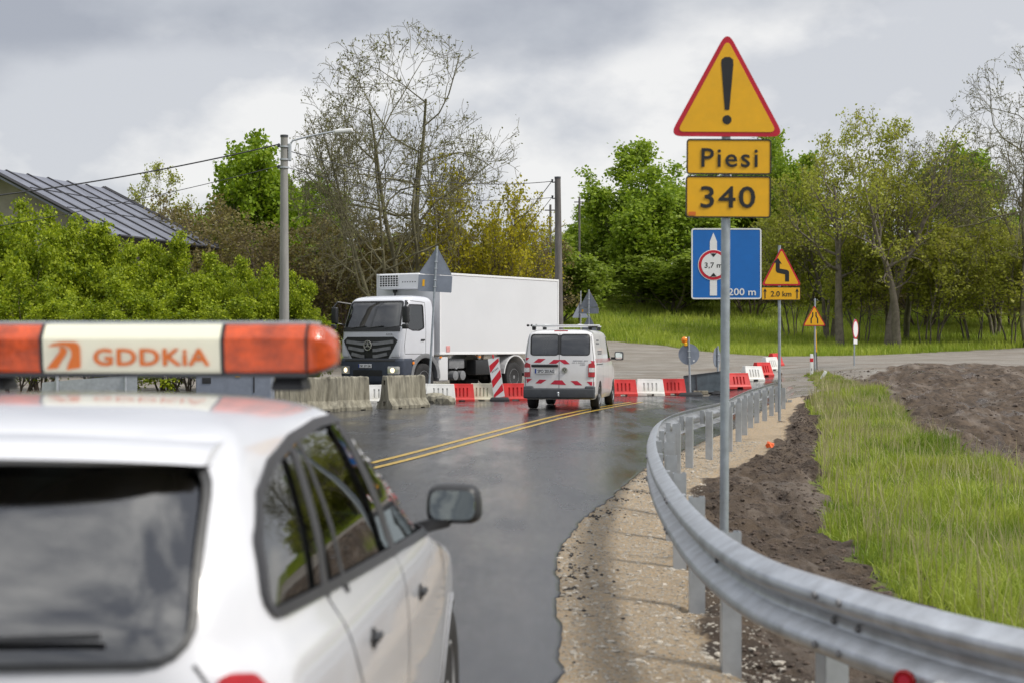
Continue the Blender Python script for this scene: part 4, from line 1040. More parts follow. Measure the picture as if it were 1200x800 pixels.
# ------------------------------------------------------------------ estate car in the foreground
def patrol_car():
    t = thing('estate_car', 'white estate car seen from behind in the foreground, amber light bar on its roof', 'car', (-1.275, 2.87, 0), -R(3.4))
    rows = [(.17, .10, 4.10, .76, .2, .4), (.30, .02, 4.18, .83, .22, .45), (.55, .0, 4.2, .86, .2, .5), (.74, .03, 4.16, .868, .2, .5), (.84, .07, 4.02, .868, .2, .5), (.93, .10, 3.62, .862, .2, .5),
            (1.00, .12, 3.22, .848, .2, .45), (1.09, .14, 2.98, .808, .22, .4), (1.2, .20, 2.78, .778, .20, .36), (1.33, .29, 2.52, .726, .19, .32), (1.42, .37, 2.30, .682, .18, .3), (1.475, .46, 2.12, .63, .2, .3),
            (1.502, .56, 2.0, .55, .24, .3), (1.518, .7, 1.85, .42, .3, .3), (1.526, .9, 1.6, .2, .2, .2)]
    arch = lambda y, z: float(sstep(1.05, 1.5, z)) * (-.028 * max(0, (1.35 - y) / 1.0) ** 2 - .03 * max(0, (y - 1.7) / .8) ** 2)
    kw = dict(bow_r=.10, bow_f=.22, tap_r=.055, tap_f=.09, arch=arch)
    ref = body_bm(rows, 90, **kw); bvh = bvh_of(ref); ref.free()
    inner = body_bm(rows, 40, off=.045, zlo=.62, zhi=1.47, **kw)
    side = rpoly([(.38, 1.115), (.47, 1.25), (.60, 1.335), (.80, 1.388), (1.1, 1.425), (1.5, 1.444), (1.95, 1.445), (2.25, 1.425), (2.92, 1.03), (2.55, 1.035)], .09)
    rear = rpoly([(-.665, 1.055), (.665, 1.055), (.625, 1.415), (-.625, 1.415)], .08)
    front = rpoly([(-.70, 1.03), (.70, 1.03), (.56, 1.42), (-.56, 1.42)], .08)
    c1 = bmesh.new(); prism_x(c1, side, -2, 2); c2 = bmesh.new(); plate(c2, rear, -1, 1.0); c3 = bmesh.new(); plate(c3, front, 1.6, 6)
    cut = [inner, c1, c2, c3]
    for y in (.82, 3.38):
        for s in (-1, 1):
            b = bmesh.new(); lathe(b, [(s * .55, .355), (s * 1.2, .355)], 40, 'X', (0, y, .33)); cut.append(b)
    body = boolean(body_bm(rows, 90, **kw), cut)
    obj('body', body, M['white_paint'], t, None, 'auto')
    for s in (1, -1):
        g = obj('side_window', patch(bvh, side, 'x', s, -.012, .08), M['glass'], t, None, True)
        obj('window_frame', ribbon(bvh, side, .022, 'x', s, .004, True, .03, .004), M['trim'], g)
        obj('door_pillar', ribbon(bvh, [(1.87, 1.06), (1.77, 1.435)], .10, 'x', s, .002, False, .05, .003), M['trim'], g)
        obj('door_pillar', ribbon(bvh, [(.87, 1.09), (1.06, 1.41)], .055, 'x', s, .002, False, .05, .003), M['trim'], g)
        obj('door_pillar', ribbon(bvh, [(1.08, 1.06), (1.15, 1.42)], .035, 'x', s, .002, False, .05, .003), M['trim'], g)
        for line in ([(1.87, 1.05), (1.88, .7), (1.84, .35), (2.0, .28), (2.88, .28)], [(.87, 1.09), (.98, .92), (1.18, .68), (1.22, .45), (1.25, .28), (1.84, .28)], [(2.9, 1.0), (2.95, .8), (2.92, .4), (2.86, .28)]):
            obj('door_gap', ribbon(bvh, line, .009, 'x', s, .0015), M['seam'], t)
        for y, z in ((1.22, .925), (2.17, .895)):
            h = patch(bvh, circ(y, z, .026, 16), 'x', s, .003, .03, .003); hh = obj('door_handle', h, M['black_plastic'], t)
            b = project(bvh, 'x', s, y, z, .012); bm = bmesh.new(); bx(bm, b, (.018, .09, .018), None, .007, 2); obj('grip', bm, M['black_plastic'], hh, None, 'auto')
        for y, r_ in ((.82, .365), (3.38, .365)):
            obj('arch_lip', ribbon(bvh, [(y + r_ * math.cos(a), .33 + r_ * math.sin(a)) for a in np.linspace(0.05, math.pi - .05, 24)], .025, 'x', s, .004, False, .05, .003), M['white_paint'], t)
        # tail lamps wrap round the corner
        tl = [(s * .705, .70), (s * .78, .70), (s * .80, .93), (s * .79, .99), (s * .765, 1.022), (s * .705, 1.032)]
        l_ = obj('tail_light', patch(bvh, rpoly(tl, .03), 'y', -1, .008, .03, .012), M['red_lens'], t, None, 'auto')
        obj('reverse_light', patch(bvh, rect(min(s * .71, s * .80), .78, max(s * .71, s * .80), .85), 'y', -1, .024, .03), M['clear_lens'], l_)
        fl = obj('headlight', patch(bvh, rpoly([(s * .42, .62), (s * .78, .64), (s * .80, .80), (s * .5, .74)], .03), 'y', 1, .006, .03, .01), M['clear_lens'], t)
    g = obj('rear_window', patch(bvh, rear, 'y', -1, -.008, .06), M['glass_dark'], t, None, True)
    obj('seal', ribbon(bvh, rear, .014, 'y', -1, .004, True, .03, .003), M['black_plastic'], g)
    bm = bmesh.new(); p0 = project(bvh, 'y', -1, .02, 1.09, .03); p1 = project(bvh, 'y', -1, .50, 1.10, .03); tube(bm, [p0, p1], .007, 6); bx(bm, p0, (.06, .05, .05), None, .015, 2)
    obj('wiper', bm, M['black_plastic'], g)
    g = obj('windshield', patch(bvh, front, 'y', 1, -.008, .08), M['glass'], t, None, True); obj('seal', ribbon(bvh, front, .03, 'y', 1, .003, True), M['black_plastic'], g)
    obj('hatch_gap', ribbon(bvh, [(.665, 1.05), (.695, 1.01), (.69, .72), (.55, .60), (-.55, .60), (-.69, .72), (-.695, 1.01), (-.665, 1.05)], .006, 'y', -1, .0015), M['seam'], t)
    # spoiler lip over the rear window
    bm = bmesh.new(); n = 24; prof = [(.62, 1.475), (.42, 1.468), (.33, 1.450), (.30, 1.432), (.31, 1.42), (.38, 1.415), (.5, 1.425)]; rings = []
    for i in range(n + 1):
        x = -.625 + 1.25 * i / n; k = abs(x / .625); e = k ** 4
        rings.append([bm.verts.new((x, y + .08 * k * k + e * .07, z - .012 * k * k - e * .012 * (z > 1.43))) for y, z in prof])
    for i in range(n):
        for j in range(len(prof)): bm.faces.new((rings[i][j], rings[i + 1][j], rings[i + 1][(j + 1) % len(prof)], rings[i][(j + 1) % len(prof)]))
    bm.faces.new(rings[0]); bm.faces.new(rings[-1][::-1]); bmesh.ops.recalc_face_normals(bm, faces=bm.faces)
    sp_ = obj('spoiler', bm, M['white_paint'], t, None, 'auto')
    bm = bmesh.new(); bx(bm, (0, .302, 1.428), (.22, .01, .014), None, .003, 1); obj('brake_light', bm, M['red_lens'], sp_)
    bm = bmesh.new(); bx(bm, (0, .0, .42), (1.5, .04, .18), None, .02, 3); obj('rear_bumper_trim', bm, M['black_plastic'], t, None, 'auto')
    # number plate recess stays plain, below the frame
    for s in (1, -1):
        mo = Vector((s * .905, 2.86, 1.10)); bm = bmesh.new()
        bx(bm, mo, (.20, .12, .138), Matrix.Rotation(R(s * -8), 4, 'Z'), .052, 4, .9); m_ = obj('door_mirror', bm, M['black_plastic'], t, None, 'auto')
        bm = bmesh.new(); bx(bm, (s * .83, 2.82, 1.03), (.13, .05, .045), Matrix.Rotation(R(-s * 14), 4, 'Y'), .012, 2); obj('mirror_arm', bm, M['black_plastic'], m_, None, 'auto')
        bm = bmesh.new(); plate(bm, rpoly(rect(-.079, -.05, .079, .05), .035), -.004, 0); bm_move(bm, Matrix.Translation(mo + Vector((0, -.066, 0))) @ Matrix.Rotation(R(s * -8), 4, 'Z') @ Matrix.Rotation(R(-5), 4, 'X')); obj('mirror_glass', bm, M['mirror'], m_)
    for y in (.82, 3.38):
        for s in (1, -1): wheel(t, s * .745, y, .325, .21, .205, s)
    for x, y in ((-.36, .95), (.0, .95), (.36, .95), (-.36, 1.85), (.36, 1.85)): seat(t, x, y, .45, .48 if abs(x) else .3)
    bm = bmesh.new(); bx(bm, (0, 2.62, .9), (1.4, .5, .22), None, .07, 3); d_ = obj('dashboard', bm, M['black_plastic'], t, None, 'auto')
    bm = bmesh.new(); bmesh.ops.create_circle(bm, radius=.18, segments=20); pts = [v.co.copy() for v in bm.verts]; bm.free(); bm = bmesh.new(); mm = Matrix.Translation((-.36, 2.3, .98)) @ Matrix.Rotation(R(-65), 4, 'X'); tube(bm, [mm @ p for p in pts + pts[:1]], .015, 6, False); obj('steering_wheel', bm, M['black_plastic'], d_)
    bm = bmesh.new(); bx(bm, (0, .62, .98), (1.25, .75, .02)); obj('parcel_shelf', bm, M['seat'], t)
    return t
car = patrol_car()

def light_bar():
    ang = -R(3.4); o = thing('light_bar', 'amber and ivory warning light bar with orange lettering on the white car roof', 'light bar', (-1.155, 5.07, 1.532), ang)
    def prof(k=1.0, dz=0):
        return [(y * k, (z - .09) * k + .09 + dz) for y, z in rpoly([(-.115, .035), (.115, .035), (.126, .14), (.095, .183), (-.095, .183), (-.126, .14)], .02, 4)]
    def seg(x0, x1, k=1.0, endcap=0):
        bm = bmesh.new(); n = 1 if not endcap else 9
        rings = []
        for i in range(n + 1):
            u = i / n; kk = k * (math.sqrt(max(0, 1 - (u * .93) ** 2.6)) if endcap else 1); x = x0 + (x1 - x0) * u
            rings.append([bm.verts.new((x, y, z)) for y, z in prof(kk)])
        m = len(rings[0])
        for a, b in zip(rings[:-1], rings[1:]):
            for j in range(m): bm.faces.new((a[j], a[(j + 1) % m], b[(j + 1) % m], b[j]))
        bm.faces.new(rings[0]); bm.faces.new(rings[-1][::-1]); bmesh.ops.recalc_face_normals(bm, faces=bm.faces); return bm
    c = obj('centre_panel', seg(-.275, .275), M['ivory'], o, None, 'auto')
    for s in (-1, 1):
        l = obj('amber_lens', seg(s * .287, s * .535, .985), M['amber'], o, None, 'auto')
        bm = bmesh.new(); lathe(bm, [(-.05, .035), (.05, .035)], 16, 'X', (s * .41, -.075, .10)); obj('reflector', bm, M['amber_light'], l)
        obj('end_cap', seg(s * .541, s * .615, .985, 1), M['amber'], l, None, True)
        obj('divider', seg(s * .276, s * .286, 1.01), M['black_plastic'], o); obj('divider', seg(s * .535, s * .541, 1.0), M['black_plastic'], o)
        bm = bmesh.new(); bx(bm, (s * .47, 0, .008), (.11, .16, .055), None, .015, 2, .7); obj('foot', bm, M['black_plastic'], o, None, 'auto')
        bm = bmesh.new(); bx(bm, (s * .598, -.07, .10), (.014, .02, .03), None, .004, 2); obj('lens_clip', bm, M['clear_lens'], l)
    bm = bmesh.new(); bx(bm, (0, 0, .033), (1.08, .20, .022), None, .006, 2); obj('base_rail', bm, M['grey_plastic'], o)
    bm = bmesh.new(); bx(bm, (0, 0, .187), (1.10, .15, .012), None, .004, 2); obj('top_strip', bm, M['galv'], o)
    # lettering and road emblem stand on the rear face
    tm = text_mesh('GDDKiA', .052, .032, .355, .003, 1.08); bm_move(tm, Matrix.Translation((.062, -.1235, .085)) @ Matrix.Rotation(R(7), 4, 'X')); obj('lettering', tm, M['orange_ink'], c)
    S = 1 / (2.857 * 375)
    def zp(x, y): return ((x - 468) * S, (140 - y) * S)
    bm = bmesh.new()
    plate(bm, [zp(*p) for p in ((190, 108), (212, 97), (240, 92), (282, 93), (294, 99), (299, 110), (299, 176), (252, 184), (258, 165), (270, 140), (271, 122), (262, 109), (245, 104), (222, 105))], -.003, 0)
    plate(bm, [zp(*p) for p in ((228, 110), (243, 108), (255, 116), (253, 130), (238, 152), (222, 178), (185, 182), (208, 152), (230, 126), (234, 117))], -.003, 0)
    bm_move(bm, Matrix.Translation((0, -.1235, .085)) @ Matrix.Rotation(R(7), 4, 'X')); obj('emblem', bm, M['orange_ink'], c)
light_bar()

# ------------------------------------------------------------------ white van
def van():
    t = thing('van', 'muddy white panel van with red chevron marks driving away beside the barriers', 'van', (0, 0, 0), 0)
    ang = -R(10.3); rc = Vector(((697 - 600) / F * 41.6, 41.6)); ux = Vector((math.cos(ang), math.sin(ang)))
    org = rc - ux * .93; t.location = (org.x, org.y, .004); t.rotation_euler = (0, 0, ang)
    k = 1.045
    rows = [(.26, .06, 4.80, .88, .1, .3), (.40, .0, 4.88, .94, .12, .35), (.80, .015, 4.86, .955, .12, .4), (1.0, .03, 4.62, .953, .12, .42), (1.12, .04, 4.28, .948, .12, .42), (1.22, .05, 4.0, .94, .12, .42),
            (1.5, .085, 3.72, .905, .12, .4), (1.75, .13, 3.46, .865, .13, .36), (1.87, .17, 3.28, .825, .16, .34), (1.93, .24, 3.12, .76, .2, .34), (1.965, .38, 2.9, .62, .25, .3), (1.98, .6, 2.6, .3, .2, .2)]
    rows = [(z * k, *r) for z, *r in rows]; kw = dict(bow_r=.05, bow_f=.22, tap_r=.012, tap_f=.05)
    ref = body_bm(rows, 80, **kw); bvh = bvh_of(ref); ref.free()
    inner = body_bm(rows, 40, off=.05, zlo=.85, zhi=1.95, **kw)
    rear1 = rpoly(rect(-.75, 1.41, -.03, 1.93), .08); rear2 = rpoly(rect(.03, 1.41, .78, 1.93), .08)
    door = rpoly([(2.75, 1.26), (2.75, 1.86), (3.18, 1.86), (3.95, 1.27)], .06); front = rpoly([(-.78, 1.3), (.78, 1.3), (.68, 1.88), (-.68, 1.88)], .08)
    cut = [inner]
    for p in (rear1, rear2): b = bmesh.new(); plate(b, p, -1, .9); cut.append(b)
    b = bmesh.new(); plate(b, front, 2.6, 7); cut.append(b); b = bmesh.new(); prism_x(b, door, -2, 2); cut.append(b)
    for y in (.95, 3.95):
        for s in (-1, 1): b = bmesh.new(); lathe(b, [(s * .6, .385), (s * 1.3, .385)], 40, 'X', (0, y, .36)); cut.append(b)
    obj('body', boolean(body_bm(rows, 80, **kw), cut), M['van_paint'], t, None, 'auto')
    for p, nm in ((rear1, 0), (rear2, 0)): add_glass(t, bvh, p, 'y', -1, 'rear_window', M['glass_dark'], -.01, .03, M['black_plastic'])
    add_glass(t, bvh, front, 'y', 1, 'windshield')
    obj('window_pillar', ribbon(bvh, [(0, 1.42), (0, 1.92)], .09, 'y', -1, .001), M['black_plastic'], t)
    for s in (-1, 1): add_glass(t, bvh, door, 'x', s, 'door_window')
    obj('rear_door_gap', ribbon(bvh, [(.0, 2.0), (0, .56)], .014, 'y', -1, .002), M['seam'], t)
    obj('rear_door_gap', ribbon(bvh, [(-.885, .6), (-.885, 1.3), (-.80, 1.98)], .012, 'y', -1, .002), M['seam'], t)
    obj('rear_door_gap', ribbon(bvh, [(.885, .6), (.885, 1.3), (.80, 1.98)], .012, 'y', -1, .002), M['seam'], t)
    Z = lambda x, y: (min(.905, max(-.905, (x - 345) / 305.0)), (480.6 - (370 + y / 6.665)) / 45.8)
    def quad(*p, off=.004): return patch(bvh, [Z(*q) for q in p], 'y', -1, off, .08)
    for p in (((75, 325), (105, 330), (85, 348), (75, 350)), ((175, 335), (237, 335), (195, 366), (138, 366)), ((300, 343), (392, 343), (430, 377), (385, 377), (350, 352), (322, 374), (262, 374)), ((592, 352), (621, 352), (621, 378), (608, 378)),
              ((72, 493), (130, 493), (90, 525), (70, 525)), ((190, 498), (246, 500), (200, 530), (155, 528)), ((310, 503), (370, 503), (402, 540), (276, 534)), ((435, 508), (490, 508), (530, 542), (475, 540)), ((562, 513), (621, 515), (621, 545), (592, 543))):
        obj('chevron_mark', quad(*p), M['chevron'], t)
    pts = [(.22 + .26 * i, 1.21) for i in range(13)]
    for i, (y, z) in enumerate(pts):
        if y < 3.3: obj('side_stripe', patch(bvh, [(y, z), (y + .065, z), (y + .04, z + .105), (y - .025, z + .105)], 'x', 1, .004, .05), M['chevron'], t)
    for s in (-1, 1):
        l = obj('tail_light', patch(bvh, rpoly([(s * .755, .85), (s * .915, .85), (s * .912, 1.17), (s * .86, 1.225), (s * .755, 1.18)], .02), 'y', -1, .01, .04, .012), M['red_lens'], t, None, 'auto')
        obj('reverse_light', patch(bvh, rect(min(s * .77, s * .90), .975, max(s * .77, s * .90), 1.085), 'y', -1, .026, .04), M['clear_lens'], l)
    bm = bmesh.new(); bx(bm, (-.37, -.01, 1.135), (.70, .05, .075), None, .02, 2); obj('door_grip', bm, M['black_plastic'], t, None, 'auto')
    def plate_at(x, z, w, h, y, txt, sgn, root):
        bm = bmesh.new(); bx(bm, (x, y, z), (w, .012, h), None, .003, 1); p = obj('number_plate', bm, M['sign_white'], root)
        bm = bmesh.new(); bx(bm, (x - sgn * (w / 2 - .022), y - .008 * sgn, z), (.04, .004, h - .01)); obj('country_strip', bm, M['plate_blue'], p)
        tm = text_mesh(txt, h * .66, .02, w * .8, .002); rot = Matrix.Identity(4) if sgn > 0 else Matrix.Rotation(math.pi, 4, 'Z')
        bm_move(tm, Matrix.Translation((x + sgn * .022, y - .008 * sgn, z)) @ rot); obj('lettering', tm, M['sign_black'], p)
    plate_at(-.36, 1.0, .54, .125, -.005, 'SPO 201AG', 1, t)
    # round badge: ring, V over W
    def badge(bmx, cx, cz, y, r):
        ring_plate(bmx, circ(cx, cz, r, 32), circ(cx, cz, r * .84, 32), y, y - .008)
        def stroke(p, w=.13):
            for a, b in zip(p[:-1], p[1:]):
                a = Vector(a) * r; b = Vector(b) * r; d = (b - a).normalized(); n = Vector((-d.y, d.x)) * w * r / 2
                plate(bmx, [(cx + q.x, cz + q.y) for q in (a + n, b + n, b - n, a - n)], y, y - .008)
        stroke([(-.42, .80), (0, .06), (.42, .80)]); stroke([(-.82, .36), (-.42, -.72), (0, .0), (.42, -.72), (.82, .36)])
    bm = bmesh.new(); lathe(bm, [(-.012, .072), (.03, .072)], 28, 'Y', (.145, .0, 1.03)); b_ = obj('badge', bm, M['grey_plastic'], t, None, 'auto')
    bm = bmesh.new(); badge(bm, .145, 1.03, -.012, .068); obj('emblem', bm, M['clear_lens'], b_)
    for i, (z, w, x) in enumerate(((1.27, .34, .58), (1.21, .42, .54))):
        tm = text_mesh('TECHNOLOGIA' if i == 0 else 'www.drogi.pl', .03, .0, w, .002)
    bm = bmesh.new(); 
    bx(bm, (0, .03, .43), (1.86, .16, .27), None, .05, 3); bx(bm, (-.80, .06, .52), (.26, .2, .20), None, .05, 3); bx(bm, (.80, .06, .52), (.26, .2, .20), None, .05, 3); obj('rear_bumper', bm, M['grey_plastic'], t, None, 'auto')
    bm = bmesh.new(); tube(bm, [(0, -.02, .36), (0, -.12, .36), (0, -.13, .42)], .022, 8); bmesh.ops.create_uvsphere(bm, u_segments=10, v_segments=8, radius=.035, matrix=Matrix.Translation((0, -.13, .44))); obj('tow_ball', bm, M['galv'], t, None, True)
    for s in (-1, 1):
        for y in (.95, 3.95): wheel(t, s * .83, y, .35, .23, .225, s)
        obj('side_door_gap', ribbon(bvh, [(2.65, .45), (2.65, 1.95)], .012, 'x', s, .002), M['seam'], t)
        obj('side_door_gap', ribbon(bvh, [(1.55, .45), (1.55, 1.9)], .012, 'x', s, .002), M['seam'], t)
        obj('side_rub_strip', ribbon(bvh, [(1.45, 1.17), (.3, 1.17)], .02, 'x', s, .004, False, .05, .004), M['grey_plastic'], t)
        mo = Vector((s * 1.13, 3.72, 1.37)); bm = bmesh.new(); bx(bm, mo, (.25, .13, .24), None, .06, 3); m_ = obj('door_mirror', bm, M['black_plastic'], t, None, 'auto')
        bm = bmesh.new(); bx(bm, (s * .98, 3.72, 1.30), (.15, .06, .07), None, .015, 2); obj('mirror_arm', bm, M['black_plastic'], m_)
        bm = bmesh.new(); plate(bm, rpoly(rect(-.095, -.09, .095, .09), .04), -.004, 0); bm_move(bm, Matrix.Translation(mo + Vector((0, -.067, 0)))); obj('mirror_glass', bm, M['mirror'], m_)
    for x in (-.5, .5): seat(t, x, 2.75, .95, .5)
    bm = bmesh.new(); bx(bm, (0, 3.55, 1.12), (1.6, .5, .25), None, .06, 2); obj('dashboard', bm, M['black_plastic'], t)
    # roof rack
    bm = bmesh.new()
    for y in (.55, 2.3): bx(bm, (0, y, 2.155), (1.62, .07, .03), None, .01, 1)
    bx(bm, (.12, .42, 2.165), (1.76, .14, .045), None, .012, 2)
    for s in (-.45, .45): tube(bm, [(s, .4, 2.185), (s, 2.4, 2.185)], .022, 6)
    rk = obj('roof_rack', bm, M['sign_white'], t, None, 'auto')
    bm = bmesh.new()
    for y in (.55, 2.3):
        for s in (-1, 1): bx(bm, (s * .74, y, 2.10), (.10, .12, .11), None, .03, 2)
    for x in (-.88, -.78, -.66): bx(bm, (x, .44, 2.17), (.07, .10, .06), None, .02, 1)
    bx(bm, (.86, .5, 2.14), (.16, .12, .07), None, .03, 2); obj('rack_foot', bm, M['black_plastic'], rk)
    bm = bmesh.new(); bx(bm, (.02, .255, 2.025), (.36, .05, .03), None, .008, 1); obj('high_brake_light', bm, M['red_lens'], t)
    # company lettering on the rear door and the side, too small to read
    for (x, z, w, h) in ((.56, 1.265, .40, .022), (.50, 1.215, .34, .018), (.62, 1.165, .16, .02)):
        n = int(w / .028)
        bm = bmesh.new(); rr_ = random.Random(int(x * 100))
        for i in range(n):
            if rr_.random() < .15: continue
            p = project(bvh, 'y', -1, x - w / 2 + i * .028 + .01, z, .004); bx(bm, p, (.018, .003, h * rr_.uniform(.7, 1)))
        obj('small_lettering', bm, M['mid_grey'], t)
    bm = bmesh.new()
    for (y, z, w) in ((.75, 1.78, .5), (.6, 1.70, .7), (.7, 1.5, .9), (.7, 1.44, .8)):
        for i in range(int(w / .07)):
            p = project(bvh, 'x', 1, y + i * .07, z, .004); bx(bm, p, (.003, .05, .045))
    obj('side_lettering', bm, M['mid_grey'], t)
    return plate_at
plate_at = van()

# ------------------------------------------------------------------ refrigerated truck
def truck():
    th = math.atan2(.83, -.558) - math.pi / 2; th = R(146.1)
    u = Vector((-.558, -.83)); rt = Vector((-.83, .558)); org = Vector((-3.42, 49.9)) + rt * 1.25
    gzt = .10
    t = thing('refrigerated_truck', 'white box truck with cooling unit and lit headlamp turning in behind the barriers', 'truck', (org.x, org.y, gzt), th)
    # cab
    rows = [(1.12, -1.78, -.02, 1.20, .08, .16), (1.3, -1.8, .0, 1.225, .08, .18), (2.0, -1.8, -.02, 1.225, .08, .2), (2.12, -1.8, -.05, 1.22, .08, .22), (2.6, -1.79, -.20, 1.19, .1, .26), (2.92, -1.76, -.33, 1.155, .12, .28), (3.03, -1.72, -.45, 1.10, .15, .3), (3.09, -1.64, -.66, .98, .2, .3), (3.12, -1.5, -.95, .7, .2, .2)]
    kw = dict(bow_r=.0, bow_f=.10, tap_r=.0, tap_f=.0); ref = body_bm(rows, 60, **kw); bvh = bvh_of(ref); ref.free()
    inner = body_bm(rows, 30, off=.05, zlo=1.5, zhi=3.0, **kw)
    wind = rpoly([(-1.10, 2.10), (1.10, 2.10), (1.02, 2.92), (-1.02, 2.92)], .1)
    door = rpoly([(-1.22, 2.1), (-1.22, 2.82), (-.52, 2.82), (-.36, 2.1), (-.62, 2.02), (-.98, 2.02)], .06)
    cut = [inner]; b = bmesh.new(); plate(b, wind, -.9, 3); cut.append(b); b = bmesh.new(); prism_x(b, door, -3, 3); cut.append(b)
    b = bmesh.new(); lathe(b, [(-2, .66), (2, .66)], 40, 'X', (0, -1.27, .56)); cut.append(b)
    cab = obj('cab', boolean(body_bm(rows, 60, **kw), cut), M['truck_paint'], t, None, 'auto')
    w_ = add_glass(t, bvh, wind, 'y', 1, 'windshield', M['glass'], -.012, .05, M['black_plastic'])
    bm = bmesh.new()
    for x in (.75, .05, -.6): p = project(bvh, 'y', 1, x, 2.09, .03); q = project(bvh, 'y', 1, x - .55, 2.16, .03); tube(bm, [p, q], .014, 5)
    obj('wiper', bm, M['black_plastic'], w_)
    obj('lower_trim', ribbon(bvh, [(-1.12, 2.05), (1.12, 2.05)], .12, 'y', 1, .006, False, .08, .01), M['black_plastic'], w_)
    for s in (-1, 1): add_glass(t, bvh, door, 'x', s, 'door_window')
    for s in (-1, 1):
        obj('door_gap', ribbon(bvh, [(-.30, 2.0), (-.22, 1.55), (-.24, 1.3), (-1.3, 1.3), (-1.32, 2.9), (-.5, 2.95), (-.30, 2.0)], .016, 'x', s, .002), M['seam'], t)
        b_ = project(bvh, 'x', s, -1.14, 1.73, .02); bm = bmesh.new(); bx(bm, b_, (.03, .2, .05), None, .012, 1); obj('door_handle', bm, M['black_plastic'], t)
        for k_, (y, z, hh) in enumerate(((-.05, 2.45, .62), )):
            bm = bmesh.new(); bx(bm, (s * 1.42, y + .02, 2.50), (.22, .14, .52), None, .05, 3); m_ = obj('door_mirror', bm, M['black_plastic'], t, None, 'auto')
            bm = bmesh.new(); tube(bm, [(s * 1.13, -.5, 2.86), (s * 1.36, -.1, 2.92), (s * 1.44, .02, 2.74)], .03, 6); tube(bm, [(s * 1.2, -.35, 2.2), (s * 1.42, .0, 2.26)], .025, 6); obj('mirror_arm', bm, M['black_plastic'], m_)
            bm = bmesh.new(); bx(bm, (s * 1.43, .01, 2.14), (.20, .13, .16), None, .045, 3); obj('wide_mirror', bm, M['black_plastic'], m_, None, 'auto')
    # grille
    g = obj('grille', patch(bvh, rpoly([(-.92, 1.82), (.92, 1.82), (1.08, 1.70), (.72, 1.16), (-.72, 1.16), (-1.08, 1.70)], .03), 'y', 1, .006, .08, .012), M['black_plastic'], t)
    for zz, w, dz in ((1.66, .93, .02), (1.46, .84, .03), (1.27, .70, .03)):
        for s in (-1, 1):
            obj('grille_bar', ribbon(bvh, [(s * .17, zz - .045), (s * .3, zz - .045), (s * w, zz + dz)], .10, 'y', 1, .02, False, .06, .03), M['mid_grey'], g)
    obj('grille_bar', ribbon(bvh, [(-.3, 1.62), (.3, 1.62)], .05, 'y', 1, .02, False, .06, .02), M['mid_grey'], g)
    bm = bmesh.new(); yb = .07
    ring_plate(bm, circ(0, 1.56, .155, 36), circ(0, 1.56, .130, 36), yb, yb + .025)
    for k in range(3):
        a = math.pi / 2 + k * 2 * math.pi / 3; d = Vector((math.cos(a), math.sin(a))); n = Vector((-d.y, d.x))
        tip = d * .14; q = [n * .028, tip, n * -.028, d * -.012]; plate(bm, [(p.x, 1.56 + p.y) for p in q], yb + .003, yb + .022)
    obj('star_emblem', bm, M['clear_lens'], g)
    tm = text_mesh('AXOR', .07, .01, .26, .004); bm_move(tm, Matrix.Translation((-.80, .006, 1.90)) @ Matrix.Rotation(math.pi, 4, 'Z')); 
    obj('model_lettering', tm, M['mid_grey'], t)
    for s in (-1, 1):
        obj('corner_deflector', patch(bvh, rpoly([(s * .82, 1.22), (s * 1.13, 1.22), (s * 1.17, 1.72), (s * 1.10, 1.74)], .02), 'y', 1, .012, .06, .03), M['truck_paint'], t)
    # bumper with lamps and plate
    rb = [(.36, -.62, -.06, 1.16, .05, .16), (.45, -.62, .03, 1.22, .05, .2), (.8, -.62, .06, 1.25, .05, .2), (1.08, -.62, .05, 1.25, .05, .2), (1.16, -.62, .02, 1.24, .05, .2)]
    ref = body_bm(rb, 24, bow_r=0, bow_f=.12, tap_r=0, tap_f=0); bb = bvh_of(ref); bp = obj('front_bumper', ref, M['bumper_blue'], t, None, 'auto')
    obj('air_slot', patch(bb, rpoly(rect(-.55, .62, .62, .80), .03), 'y', 1, .004, .08), M['black_plastic'], bp)
    obj('air_slot', patch(bb, rpoly(rect(-1.0, 1.06, 1.0, 1.14), .02), 'y', 1, .004, .08), M['black_plastic'], bp)
    for s in (-1, 1):
        h = obj('headlight', patch(bb, rpoly(rect(min(s * .76, s * 1.16), .68, max(s * .76, s * 1.16), .92), .03), 'y', 1, .006, .05, .02), M['clear_lens'], bp)
        obj('lamp', patch(bb, circ(s * .93, .80, .075, 16), 'y', 1, .034, .04), M['headlamp'], h)
    plate_at(0.10, .93, .52, .12, .078, 'SK 5713A', -1, t)
    # step and fender behind the bumper, left and right
    for s in (-1, 1):
        bm = bmesh.new(); cy, cz = -1.27, .56; ro, ri = .76, .62; a_ = np.linspace(-.05, math.pi + .05, 26); V = []
        for a in a_:
            V.append([bm.verts.new((s * x, cy + r * math.cos(a), cz + r * math.sin(a))) for x, r in ((1.25, ri), (1.265, ri + .03), (1.26, ro), (.85, ro - .03), (.85, ri))])
        for p, q in zip(V[:-1], V[1:]):
            for j in range(5): bm.faces.new((p[j], p[(j + 1) % 5], q[(j + 1) % 5], q[j]))
        bm.faces.new(V[0]); bm.faces.new(V[-1][::-1]); bmesh.ops.recalc_face_normals(bm, faces=bm.faces); obj('fender', bm, M['mid_grey'], t, None, 'auto')
        bm = bmesh.new(); bx(bm, (s * 1.19, -.42, .62), (.10, .42, .10), None, .02, 1); bx(bm, (s * 1.17, -.42, .93), (.10, .40, .08), None, .02, 1); obj('cab_step', bm, M['grey_plastic'], t)
        bm = bmesh.new(); bx(bm, (s * 1.262, -.62, 1.02), (.02, .1, .08), None, .006, 1); obj('side_indicator', bm, M['amber_light'], t)
        wheel(t, s * 1.06, -1.27, .50, .30, .29, s, truck=True)
